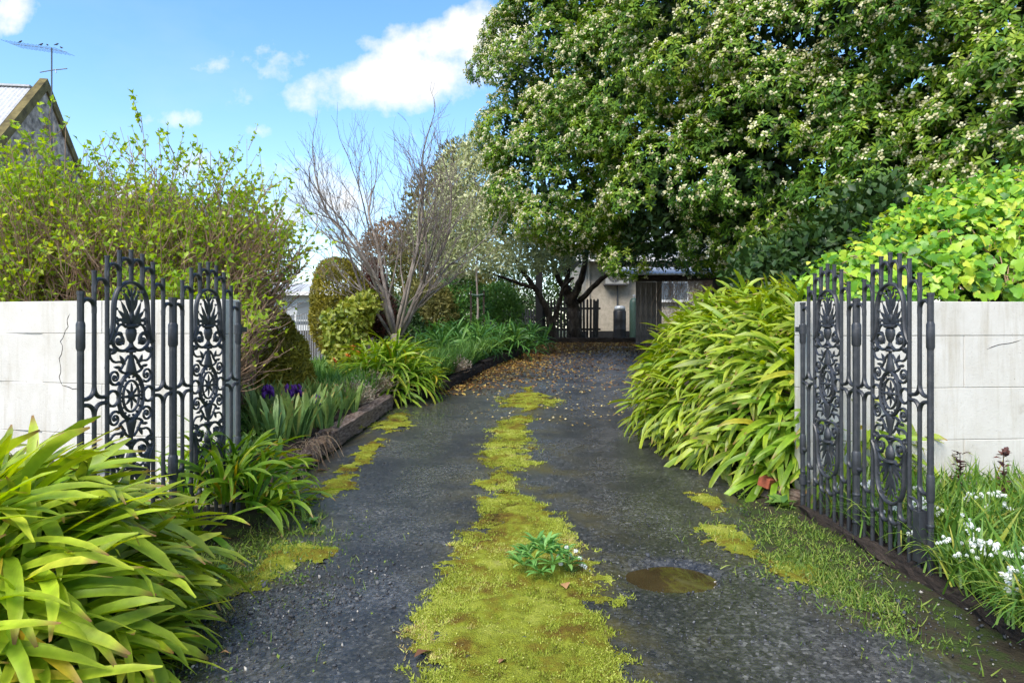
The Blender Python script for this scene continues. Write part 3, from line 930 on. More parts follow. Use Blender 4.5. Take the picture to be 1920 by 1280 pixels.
def cracks():
    bpy.context.view_layer.update()
    dg = bpy.context.evaluated_depsgraph_get()
    eye = Vector((0, 0, EYE))
    walls = [o for o in COL.objects if o.name.startswith('garden_wall')]
    M_CR = plain('crack_shadow', (.05, .045, .04), .95, .1)
    for wi, line in ((0, [(131, 588), (126, 600), (128, 612), (120, 628), (113, 640), (117, 655), (111, 672), (114, 690), (111, 706), (117, 722), (136, 729), (158, 727)]),
                     (0, [(196, 640), (200, 668), (196, 690), (202, 720), (199, 752), (204, 790)]),
                     (1, [(1850, 655), (1872, 646), (1895, 643), (1915, 637)])):
        pts = []
        for k, (px, py) in enumerate(line):
            for t in (0, .5):
                if t and k == len(line) - 1:
                    continue
                qx, qy = (px, py) if not t else ((px + line[k + 1][0]) / 2 + rng.normal(0, 1.5), (py + line[k + 1][1]) / 2)
                dv = (at(qx, qy, 5.0) - eye).normalized()
                ok, loc, nr, _, ob, _ = scene.ray_cast(dg, eye, dv)
                if ok and ob.parent in walls:
                    pts.append(loc - walls[wi].location)
        if len(pts) > 3:
            r = [.0022 + .0016 * rng.random() for _ in pts]
            r[0] = r[-1] = .0008
            MB().tube([tuple(p) for p in pts], r, 5).obj('crack', M_CR, walls[wi])


cracks()


# ------------------------------------------------------------------ iron gates
PITCH = .0925
ZC = 1.005
TOPS = [1.595, 1.71, 1.80, 1.84, 1.855, 1.84, 1.80, 1.71, 1.595]
RB = .0125
gate_cache = {}


def gmesh(key, fn):
    if key not in gate_cache:
        mb = MB(); fn(mb)
        gate_cache[key] = mb.mesh(key, M_IRON, True)
        try:
            gate_cache[key].set_sharp_from_angle(angle=radians(40))
        except Exception:
            pass
    return gate_cache[key]


def spiral(cx, cz, r0, a0, turns, shrink=.25, n=22, y=0):
    pts = []
    for i in range(n):
        t = i / (n - 1)
        r = r0 * (1 - (1 - shrink) * t)
        a = a0 + turns * 2 * pi * t
        pts.append((cx + r * cos(a), y, cz + r * sin(a)))
    return pts


def smooth_line(ctrl, n=4):
    P = np.array([(u, 0, z) for u, z in ctrl], float)
    for _ in range(n - 2 if n > 2 else 1):
        Q = [P[0]]
        for i in range(len(P) - 1):
            Q += [P[i] * .75 + P[i + 1] * .25, P[i] * .25 + P[i + 1] * .75]
        Q.append(P[-1]); P = np.array(Q)
    return P


def leaf_lump(mb, u, z, ang, L, w):
    """a cast leaf: a flattened pointed lump"""
    n = 5
    pts = []; rad = []
    for i in range(n):
        t = i / (n - 1)
        pts.append((u + L * t * cos(ang), .004 * sin(pi * t), z + L * t * sin(ang)))
        rad.append(max(.0015, w * sin(pi * min(1, .12 + .88 * t)) ** .8))
    mb.tube(pts, rad, 6, flat=.55)


def iron_gate(label, hinge, free, bolt=False, hinge_clip=False):
    hv = Vector(hinge); fv = Vector(free)
    dv = fv - hv
    rz = math.atan2(dv.y, dv.x)
    g = thing('iron_gate', label, 'gate', (hv.x, hv.y, 0), rz, 'open iron gate leaves')
    L = 16 * PITCH
    sc = dv.length / L
    g.scale = (sc, 1, 1)

    def put(name, me, u, z=0.0, sx=1, sz=1, y=0.0, parent=None):
        o = link(name, me, parent or g, (u, y, z))
        if sx != 1 or sz != 1:
            o.scale = (sx, 1, sz)
        return o
    zb = .045

    def post(mb, r):
        mb.tube([(0, 0, 0.0), (0, 0, 1.583)], r, 8)
        mb.tube([(0, 0, 1.577), (0, 0, 1.595)], r * 1.16, 8)
        mb.lathe([(r, 1.28), (r * 1.3, 1.295), (r * 1.3, 1.42), (r, 1.435)], 10)
        mb.lathe([(r, .44), (r * 1.3, .455), (r * 1.3, .58), (r, .595)], 10)
        for zz in (.3, .12):
            mb.lathe([(r, zz), (r * 1.16, zz + .005), (r * 1.16, zz + .015), (r, zz + .02)], 8)
    put('post', gmesh('post_side', lambda m: post(m, .0175)), 0)
    put('post', gmesh('post_mid', lambda m: post(m, .0235)), 8 * PITCH)
    put('post', gmesh('post_side', None), 16 * PITCH)

    def rail(mb):
        mb.box(-.015, L + .015, -.014, .014, .02, zb)
    put('bottom_rail', gmesh('bottom_rail', rail), 0)

    def bar(z0, z1, cap=True, foot_=False):
        def fn(mb):
            mb.tube([(0, 0, z0), (0, 0, z1)], RB, 8)
            if cap:
                mb.tube([(0, 0, z1 - .008), (0, 0, z1 + .002)], RB * 1.18, 8)
            if foot_:
                zz = .24
                mb.lathe([(RB, zz), (RB * 1.25, zz + .006), (RB * 1.25, zz + .016), (RB, zz + .022)], 8)
        return fn

    def arch(mb):
        r = PITCH / 2
        pts = [(-r, 0, -.03)] + [(-r * cos(pi * i / 10), 0, r * .95 * sin(pi * i / 10)) for i in range(11)] + [(r, 0, -.03)]
        mb.tube(pts, RB * .92, 8, flat=1.25)

    def star(mb):
        # four concave quarter curves meeting at a bar: the diamond opening of the middle rail
        for sx in (-1, 1):
            for sz in (-1, 1):
                pts = []
                for i in range(8):
                    t = i / 7 * pi / 2
                    r = PITCH * .62
                    pts.append((sx * (r - r * cos(t)), 0, sz * (.016 + r * (1 - sin(t)))))
                pts.append((sx * PITCH * .97, 0, sz * .016))
                mb.tube(pts, RB * .92, 8, flat=1.2)

    def frame(mb):
        c = [(-2 * PITCH, .312), (-.166, .335), (-.146, .375), (-.138, .43), (-.136, .50), (-.132, .55), (-.11, .61), (-.065, .648), (0, .664)]
        P = smooth_line(c + [(-u, z) for u, z in c[-2::-1]], 4)
        mb.tube(P, RB * .95, 8, flat=1.35)

    def ring(mb):
        mb.tube([(.043 * cos(2 * pi * i / 20), 0, .043 * sin(2 * pi * i / 20)) for i in range(20)], .0085, 6, True, 1.3)

    def medallion(mb):
        for (a, b, r) in ((.098, .132, .0115), (.064, .090, .0075)):
            mb.tube([(a * cos(2 * pi * i / 32), 0, b * sin(2 * pi * i / 32)) for i in range(32)], r, 6, True, 1.3)
        for i in range(16):
            t = 2 * pi * (i + .5) / 16
            mb.ball((.082 * cos(t), 0, .112 * sin(t)), .008, s=6, rings=4)
        mb.tube([(-.098, 0, 0), (.098, 0, 0)], .008, 6)

    def rosette(mb):
        mb.ball((0, 0, 0), .022, 1.25, .8)
        for k in range(8):
            a = k * pi / 4
            q = .052 if k % 2 == 0 else .042
            leaf_lump(mb, .012 * cos(a), .014 * sin(a), a, q * (1.25 if abs(sin(a)) > .5 else 1), .0105)

    def urn(mb):
        mb.lathe([(.012, .125), (.030, .135), (.034, .15), (.024, .19), (.012, .245), (.012, .255)], 10, sy=.7)
        mb.lathe([(.030, .252), (.034, .258), (.030, .268), (.014, .272)], 10, sy=.7)
        mb.lathe([(.012, .272), (.022, .285), (.014, .305), (.014, .312), (.026, .325), (.036, .36), (.034, .385), (.026, .395), (.046, .40), (.048, .41), (.040, .416)], 10, sy=.7)

    def spray(mb):
        leaf_lump(mb, 0, .41, pi / 2, .225, .018)
        mb.ball((0, .004, .455), .02, 1.8, .7)
        for s in (-1, 1):
            for (z0, a, l, w) in ((.42, 62, .15, .015), (.42, 40, .125, .015), (.42, 18, .10, .015), (.49, 66, .10, .012), (.53, 58, .085, .012), (.58, 66, .05, .010)):
                an = radians(a) if s > 0 else pi - radians(a)
                leaf_lump(mb, s * .012, z0, an, l, w)
                mb.ball((s * .012 + (l + .006) * cos(an), 0, z0 + (l + .006) * sin(an)), .0085, s=6, rings=4)

    def scroll(mb):
        # right half; the other side is its mirror image
        mb.tube(spiral(.128, .118, .046, -2.4, 1.7, .14, 30), np.linspace(.0085, .005, 30), 6, flat=1.2)
        mb.ball((.128, 0, .118), .012, s=6, rings=4)
        mb.tube(smooth_line([(.020, .235), (.045, .215), (.075, .165), (.095, .155)], 4), .008, 6)
        mb.tube(smooth_line([(.05, .19), (.09, .205), (.13, .20), (.162, .225), (.168, .262)], 4), .0075, 6)
        mb.ball((.166, 0, .272), .014, s=6, rings=4)
        leaf_lump(mb, .06, .19, 1.0, .06, .013)
        leaf_lump(mb, .085, .17, .1, .055, .011)
        mb.tube(spiral(.098, .325, .05, -1.3, 1.45, .2, 26), np.linspace(.0105, .006, 26), 6, flat=1.2)
        mb.ball((.098, 0, .325), .017, s=6, rings=4)
        mb.tube(smooth_line([(.015, .285), (.05, .262), (.10, .268), (.125, .285)], 4), .010, 6)
        mb.tube(smooth_line([(.04, .40), (.075, .42), (.105, .405), (.12, .37), (.15, .345), (.176, .335)], 4), .008, 6)
        for (u, z, a, l, w) in ((.11, .275, -.5, .06, .013), (.14, .31, .2, .04, .012), (.06, .30, 1.2, .07, .014), (.07, .35, .6, .045, .013), (.10, .41, .9, .04, .010), (.06, .405, 1.3, .05, .012), (.12, .375, .1, .035, .01)):
            leaf_lump(mb, u, z, a, l, w)
        mb.ball((.135, 0, .275), .012, s=6, rings=4); mb.ball((.165, 0, .31), .011, s=6, rings=4); mb.ball((.10, 0, .44), .011, s=6, rings=4)
        mb.tube(smooth_line([(.03, .14), (.055, .135), (.085, .15)], 4), .008, 6)

    for p in range(2):
        u0 = p * 8 * PITCH
        uc = u0 + 4 * PITCH
        for k in range(1, 8):
            u = u0 + k * PITCH
            zt = TOPS[k]
            if k in (2, 6):
                put('bar', gmesh('bar_%d' % k, bar(zb, zt, foot_=True)), u)
            elif k in (1, 7):
                put('bar', gmesh('bar_up', bar(ZC + .016 + PITCH * .62, TOPS[1])), u)
                put('bar', gmesh('bar_low', bar(zb, ZC - .016 - PITCH * .62, False, True)), u)
                put('rail_star', gmesh('rail_star', star), u, ZC)
            else:
                zf = .655 if k == 4 else .60
                put('bar', gmesh('bar_top%d' % min(k, 8 - k), bar(ZC + zf, zt)), u)
                put('bar', gmesh('bar_foot%d' % min(k, 8 - k), bar(zb, ZC - zf, False, True)), u)
        for k in range(8):
            zl = min(TOPS[k], TOPS[k + 1])
            zs = zl - .085
            put('arch', gmesh('arch', arch), u0 + (k + .5) * PITCH, zs)
            put('arch', gmesh('arch', arch), u0 + (k + .5) * PITCH, 2 * ZC - zs + .02, 1, -1)
        for s in (1, -1):
            put('oval_frame', gmesh('oval_frame', frame), uc, ZC, 1, s)
            put('urn', gmesh('urn', urn), uc, ZC, 1, s)
            put('leaf_spray', gmesh('leaf_spray', spray), uc, ZC, 1, s)
            put('ring', gmesh('ring', ring), uc + s * .143, ZC)
            for q in (1, -1):
                put('scroll', gmesh('scroll', scroll), uc, ZC, q, s)
        md = put('medallion', gmesh('medallion', medallion), uc, ZC)
        put('rosette', gmesh('rosette', rosette), 0, 0, parent=md)

    def hinge_fn(mb):
        mb.tube([(0, 0, -.035), (0, 0, .035)], .028, 10)
        mb.box(-.10, .0, -.012, .012, -.02, .02)
    put('hinge', gmesh('hinge', hinge_fn), 0, 1.39)
    put('hinge', gmesh('hinge', hinge_fn), 0, .25)
    if bolt:
        def drop(mb):
            mb.box(-.028, .028, -.05, -.012, .10, .38)
            mb.box(-.036, .036, -.016, -.008, .09, .39)
            mb.tube([(0, -.03, .02), (0, -.03, .40)], .011, 8)
            mb.tube([(0, -.03, .40), (-.012, -.03, .425), (-.05, -.03, .44), (-.085, -.03, .44)], .009, 8)
        b = put('drop_bolt', gmesh('drop_bolt', drop), 16 * PITCH - .052, 0)
        b.data.materials[0] = M_GALV if False else M_IRON
    return g


iron_gate('left leaf of ornate dark iron gate half buried in strap leaves', (-2.045, 5.10), (-2.275, 3.60))
iron_gate('right leaf of ornate dark iron gate standing above onion weed', (2.215, 5.20), (2.305, 3.76), bolt=True)


# ------------------------------------------------------------------ timber edging
def sleeper(label, a, b, h, t, mat, rough=.012, seed=0, group='timber sleepers edging the drive', top_drop=0.0):
    a = Vector(a); b = Vector(b)
    d = b - a; L = d.length
    n = max(6, int(L / .07)); s = 14
    r = np.random.default_rng(seed)
    cyc = []
    for k in range(s):     # rounded rectangle section
        tt = 2 * pi * (k + .5) / s
        c, q = cos(tt), sin(tt)
        f = 1 / max(abs(c), abs(q))
        f = min(f, 1.32)
        cyc.append((c * f, q * f))
    V = []
    for i in range(n + 1):
        u = i / n
        for k, (c, q) in enumerate(cyc):
            ang = k * 1.7
            w = rough * (fbm(np.array(u * L * 5 + 3 * seed), np.array(ang), 91 + seed) - .5) * 2.4 + rough * .7 * r.normal()
            z = q * (h / 2 + w) + (h / 2)
            if q > .3:
                z -= top_drop * max(0, fbm(np.array(u * L * 3.1), np.array(c * 1.5), 95 + seed) - .42) * 2
            V.append((u * L + (rough * 1.5 * r.normal() if i in (0, n) else 0), c * (t / 2 + w), z))
    Fc = []
    for i in range(n):
        for k in range(s):
            l = (k + 1) % s
            Fc.append((i * s + k, (i + 1) * s + k, (i + 1) * s + l, i * s + l))
    mb = MB().add(V, Fc + [tuple(range(s)), tuple(range((n + 1) * s - 1, n * s - 1, -1))])
    o = mb.obj('timber_sleeper', mat, None, a, (0, -math.asin((b.z - a.z) / L), math.atan2(d.y, d.x)))
    tag(o, label, 'sleeper', group)
    return o


SP = [p.copy() for p in SLEEPER_PATH]
for p in SP:
    p.z -= .04


def off(p, dx, dz=0):
    return Vector((p.x + dx, p.y, p.z + dz))


sleeper('split crumbling timber sleeper nearest the left gate', off(SP[0], -.09), off(SP[1].lerp(SP[0], .03), -.09), .20, .17, M_TIMBER, .016, 1, top_drop=.10)
sleeper('straight weathered timber sleeper beside the dry lavender', off(SP[1], -.09, .01), off(SP[2], -.09, .0), .23, .18, M_TIMBER, .008, 2, top_drop=.02)
sleeper('timber sleeper mostly hidden behind the rounded strap leaf clump', off(SP[2].lerp(SP[3], .05), -.09), off(SP[3], -.06), .2, .16, M_DTIMBER, .01, 3)
sleeper('low brown timber sleeper just past the rounded strap leaf clump', off(SP[3], -.06), off(SP[4].lerp(SP[3], .05), -.04), .2, .16, M_DTIMBER, .01, 4)
sleeper('dark stepped timber sleeper along the long grass', off(SP[4], -.04, .03), off(SP[5], -.04, .03), .22, .17, M_DTIMBER, .012, 5)
sleeper('farthest timber sleeper below the dark green strap leaves', off(SP[5], -.04), off(SP[6], -.04), .2, .16, M_DTIMBER, .012, 6)
b0, b1 = at(1008, 641, 21.6), at(1185, 641, 21.6)
sleeper('dark timber edging across the end of the drive', (b0.x, 21.6, gzf(21.6) - .04), (b1.x + 1.5, 21.6, gzf(21.6) - .04), .2, .16, M_DTIMBER, .008, 7, 'timber edging boards')
sleeper('damp dark timber edging under the right gate', (2.225, 5.15, -.06), (2.36, 2.7, -.09), .13, .12, M_DTIMBER, .012, 8, 'timber edging boards', top_drop=.03)
p0 = foot(1445, 925)
sleeper('rotten timber offcut under the right strap leaf bank', (p0.x - .05, 5.75, .0), (p0.x + .16, 5.35, .0), .13, .12, M_TIMBER, .014, 9, 'loose timber by the gate', .04)
bk = MB(); bk.box(-.115, .115, -.055, .055, 0, .076)
tag(link('brick', block_mesh('brick', .22, .10, .08, M_BRICK), None, (2.12, 5.60, .14), (.2, .1, .7)), 'red brick lying beside the rotten timber offcut', 'brick')


# ------------------------------------------------------------------ strap leaf plants (agapanthus)
def strap_arrays(L, w, a0, bend, twist=0.0, nseg=8, power=1.4, side=0.0, fold=.16):
    P = [(0., 0., 0.)]
    A = [a0]
    for i in range(nseg):
        s = (i + .5) / nseg
        th = a0 + bend * s ** power
        x, y, z = P[-1]
        P.append((x + sin(th) * L / nseg, y + side * L / nseg * s * 1.4, z + cos(th) * L / nseg))
        A.append(a0 + bend * ((i + 1) / nseg) ** power)
    V, mid, al = [], [], []
    for i, ((x, y, z), th) in enumerate(zip(P, A)):
        s = i / nseg
        ww = w * (.62 + .38 * min(1, s / .4))
        if s > .62:
            ww *= sqrt(max(0.0, 1 - ((s - .62) / .385) ** 2.3))
        tw = twist * s
        nx, nz = -cos(th), sin(th)      # upper side normal
        dy = cos(tw)
        V += [(x + fold * ww * nx - sin(tw) * ww / 2 * nx, y - ww / 2 * dy, z + fold * ww * nz - sin(tw) * ww / 2 * nz), (x, y, z),
              (x + fold * ww * nx + sin(tw) * ww / 2 * nx, y + ww / 2 * dy, z + fold * ww * nz + sin(tw) * ww / 2 * nz)]
        mid += [0, 1, 0]; al += [s, s, s]
    Fc = []
    for i in range(nseg):
        a = i * 3
        Fc += [(a, a + 1, a + 4, a + 3), (a + 1, a + 2, a + 5, a + 4)]
    return np.array(V), np.array(Fc), np.array(mid, float), np.array(al)


def strap_variants(n, mat, seed, w=(.052, .074), bend=(40, 120), a0=(4, 55)):
    r = np.random.default_rng(seed)
    out = []
    for i in range(n):
        t = i / (n - 1)
        a = radians(a0[0] + (a0[1] - a0[0]) * t + r.normal(0, 5))
        b = radians(r.uniform(*bend))
        V, Fc, mid, al = strap_arrays(1.0, r.uniform(*w), a, b, r.normal(0, .5), 8, r.uniform(1.1, 2.2), r.normal(0, .12))
        out.append((t, mesh_np('leaf', V, Fc, mat, {'mid': mid, 'along': al}), V, Fc))
    return out


SV = strap_variants(36, M_AGA, 3)
SVD = strap_variants(36, M_AGAD, 5)
SVN = strap_variants(36, M_AGAD, 12, (.042, .060), (40, 125), (4, 58))
SVL = strap_variants(48, M_AGAL, 14, (.056, .078), (30, 105), (8, 64))
SVR = strap_variants(48, M_AGAD, 15, (.060, .086), (30, 100), (8, 64))
SVB = strap_variants(48, M_AGA, 8, (.050, .070), (35, 115), (8, 64))


def strap_clump(label, loc, rosettes, n_per, variants, inner_mat, lscale=(.5, .8), limit=300, spread=.10, view_bias=True, group=None, facing=None):
    """rosettes: list of (offset xyz, lean xyz, size)"""
    root = thing('strap_leaf_clump', label, 'plant', loc, 0, group)
    items = []
    for (o, lean, sz) in rosettes:
        up = unit(np.array([lean[0], lean[1], 1.0]))
        lm = sqrt(lean[0] ** 2 + lean[1] ** 2); la = math.atan2(lean[1], lean[0])
        for _ in range(n_per):
            az = la + rng.normal(0, max(.65, 2.3 - 1.7 * lm))
            t = rng.random()
            vi = int(np.clip(round(t * (len(variants) - 1) + rng.normal(0, 2)), 0, len(variants) - 1))
            Lf = sz * rng.uniform(*lscale) * (.85 + .25 * t)
            zax = up
            xax = unit(np.cross(np.cross(zax, [cos(az), sin(az), 0]), zax))
            yax = np.cross(zax, xax)
            p = np.array(o) + xax * spread * rng.random() + yax * rng.normal(0, .02)
            if facing is not None and np.dot(xax, facing) < -.45 and rng.random() < .75:
                continue
            items.append((vi, p, np.stack([xax, yax, zax], 1), Lf))
    camd = np.array([np.linalg.norm(np.array(loc) + it[1] + it[2] @ (variants[it[0]][2][15] * it[3]) - np.array([0, 0, EYE])) for it in items])
    order = np.argsort(camd)
    rest = []
    for rank, k in enumerate(order):
        vi, p, Rm, Lf = items[k]
        if rank < limit:
            o = link('leaf', variants[vi][1], root)
            m = Matrix(((Rm[0, 0], Rm[0, 1], Rm[0, 2], p[0]), (Rm[1, 0], Rm[1, 1], Rm[1, 2], p[1]), (Rm[2, 0], Rm[2, 1], Rm[2, 2], p[2]), (0, 0, 0, 1)))
            o.matrix_basis = m @ Matrix.Scale(Lf, 4)
        else:
            rest.append((vi, p, Rm, Lf))
    if rest:
        parts = [((variants[vi][2] * Lf) @ Rm.T + p, variants[vi][3], rng.random()) for vi, p, Rm, Lf in rest]
        V, Fc, T = join(*parts)
        nv = len(variants[0][2])
        al = np.tile(np.repeat(np.arange(nv // 3) / (nv // 3 - 1), 3), len(rest)); mid = np.tile([0., 1., 0.], len(rest) * nv // 3)
        link('inner_leaves', mesh_np('inner_leaves', V, Fc, inner_mat, {'tint': T, 'along': al, 'mid': mid}), root, kind='stuff')
    return root


def mound(cx, cy, r1, r2, h, n, size=1.0, base=0.0, lean=.9, rr=None):
    """rosettes spread over a low dome"""
    out = []
    for i in range(n):
        t = sqrt((i + .5) / n); a = i * 2.399963 + .4
        x, y = t * cos(a), t * sin(a)
        out.append(((cx + x * r1, cy + y * r2, base + h * (1 - t ** 2.2)), (x * lean, y * lean), size * (1 - .1 * t)))
    return out


# foreground clump on the left
strap_clump('large foreground clump of bright yellow green strap leaves, lower left', (-2.30, 2.80, .0),
            mound(0, 0, .52, .66, .46, 27, 1.0, .03, .85), 46, SVL, M_AGAS, (.55, .84), 300)
strap_clump('small strap leaf clump with yellowing leaves growing through the left gate', (-2.03, 4.85, .0),
            mound(0, 0, .30, .40, .30, 9, .95, .02, .7), 32, SVD, M_AGAS, (.45, .70), 300)
pc = foot(738, 752)
strap_clump('rounded strap leaf clump spilling over the sleepers below the bare tree', (pc.x - .12, pc.y + .25, pc.z + .15),
            mound(0, 0, .48, .40, .42, 17, 1.0, 0, .9), 40, SVN, M_AGAS, (.52, .8), 300)


def right_bank():
    base = np.array([2.78, 7.55, 0.0])
    ros = []
    n = 200
    for i in range(n):
        z = (i + .5) / n; a = i * 2.399963
        q = np.array([sqrt(1 - z * z) * cos(a), sqrt(1 - z * z) * sin(a), z])
        if q[0] > .62 or q[1] > .75:
            continue
        y = base[1] + q[1] * 1.95
        p = np.array([q[0] * .95 + .10 * sin(y * 2.1), q[1] * 1.95, gzf(y) * .8 + .05 + 1.38 * q[2] ** .8])
        if q[1] > .0:
            p[0] += .25 * q[1]
        lean = (q[0] * .95, q[1] * .85)
        if q[2] < .35:
            lean = (q[0] * 1.2, q[1] * 1.2)
        ros.append((tuple(p), lean, rng.uniform(.88, 1.08)))
    strap_clump('tall bank of bright green strap leaves along the right side of drive', tuple(base), ros, 25, SVR, M_AGAS, (.46, .72), 300, facing=np.array([-.6, -.8, 0]), spread=.06)


right_bank()


def dark_straps():
    spots = [(815, 622, 14.2, .9), (850, 610, 15.0, 1.0), (885, 615, 15.6, .95), (925, 610, 16.4, .9), (955, 628, 16.6, .9), (985, 632, 18.0, .95), (905, 600, 18.0, 1.0), (840, 595, 17.0, 1.0)]
    names = ['nearest the bare tree trunk', 'behind the long grass', 'in the middle of the raised bed', 'below the staked young tree', 'at the right tip of the long grass',
             'nearest the picket fence corner', 'at the back of the bed by the pickets', 'at the back left below the olive shrubs']
    for (px, py, d, s), nm in zip(spots, names):
        X = (px - CX) / F * d
        z = gzf(d) + .22
        parts = []
        for (o, lean, sz) in mound(0, 0, .38, .38, .2, 6, s, 0, .8):
            up = unit(np.array([lean[0], lean[1], 1.0]))
            for _ in range(34):
                az = rng.uniform(0, 2 * pi); vi = rng.integers(0, 36)
                xax = unit(np.cross(np.cross(up, [cos(az), sin(az), 0]), up)); yax = np.cross(up, xax)
                Rm = np.stack([xax, yax, up], 1)
                parts.append((SVN[vi][2] * sz * rng.uniform(.55, .9) @ Rm.T + np.array(o), SVN[vi][3], rng.random()))
        V, Fc, T = join(*parts)
        root = thing('strap_leaf_clump', 'dark green strap leaf clump ' + nm, 'plant', (X, d, z), 0, 'dark green strap leaf clumps in the raised bed')
        link('leaves', mesh_np('leaves', V, Fc, M_AGADARK, {'tint': T}), root, kind='stuff')


dark_straps()


# ------------------------------------------------------------------ generic foliage
def lump_points(lumps, n, shell=(.7, 1.05), front=None, flat=1.0):
    """points in the outer shell of a union of ellipsoids; returns pos, outward normal"""
    L = np.array([(c[0], c[1], c[2], r[0], r[1], r[2]) for c, r in lumps])
    area = (L[:, 3] * L[:, 5]) ** 1.0
    which = rng.choice(len(L), n, p=area / area.sum())
    d = rand_dir(n)
    if front is not None:
        d = np.where((d[:, 1:2] > front), d * np.array([1, -1, 1]), d)
    r = rng.uniform(*shell, n)
    c = L[which, :3]; rad = L[which, 3:]
    pos = c + d * rad * r[:, None]
    nrm = unit(d / rad)
    inside = np.zeros(n, bool)
    for i in range(len(L)):
        q = (((pos - L[i, :3]) / (L[i, 3:] * shell[0] * .95)) ** 2).sum(1) < 1
        inside |= q
    k = ~inside
    return pos[k], nrm[k]


def px_lumps(lst):
    out = []
    for a in lst:
        px, py, d, r = a[:4]
        sx, sy, sz = a[4:7] if len(a) > 4 else (1, 1, 1)
        p = at(px, py, d)
        out.append(((p.x, p.y, p.z), (r * sx, r * sy, r * sz)))
    return out


def leaf_mass(lumps, n, size, tmpl=LEAF, shell=(.7, 1.05), outw=.6, up=.4, droop=0.0, clump=None, front=None, tint_noise=1.2):
    pos, nrm = lump_points(lumps, n, shell, front)
    n = len(pos)
    ax = unit(nrm * outw + rand_dir(n) * .8 + np.array([0, 0, up - droop]))
    nn = unit(nrm + rand_dir(n) * .6 + np.array([0, 0, .6]))
    V, Fc = scatter(*tmpl, pos, ax, nn, rng.uniform(*size, n))
    tn = fbm(pos[:, 0] * tint_noise + pos[:, 1], pos[:, 2] * tint_noise, 7, 3)
    T = np.clip(.15 + .75 * tn + rng.normal(0, .18, n), 0, 1)
    return V, Fc, np.repeat(T, len(tmpl[0]))


def limbs_obj(root, limbs, mat, name='limb'):
    """limbs: list of (points world, r0, r1)"""
    for k, (pts, r0, r1) in enumerate(limbs):
        P = np.array([tuple(p) for p in pts], float)
        for _ in range(2):
            Q = [P[0]]
            for i in range(len(P) - 1):
                Q += [P[i] * .75 + P[i + 1] * .25, P[i] * .25 + P[i + 1] * .75]
            Q.append(P[-1]); P = np.array(Q)
        n = len(P)
        P[1:-1] += rng.normal(0, r0 * .12, (n - 2, 3))
        mb = MB(); mb.tube(P - np.array(root.location), np.linspace(r0, r1, n) * (1 + rng.normal(0, .05, n)), 8)
        mb.obj('trunk' if k == 0 and name == 'limb' else name, mat, root, smooth=True)


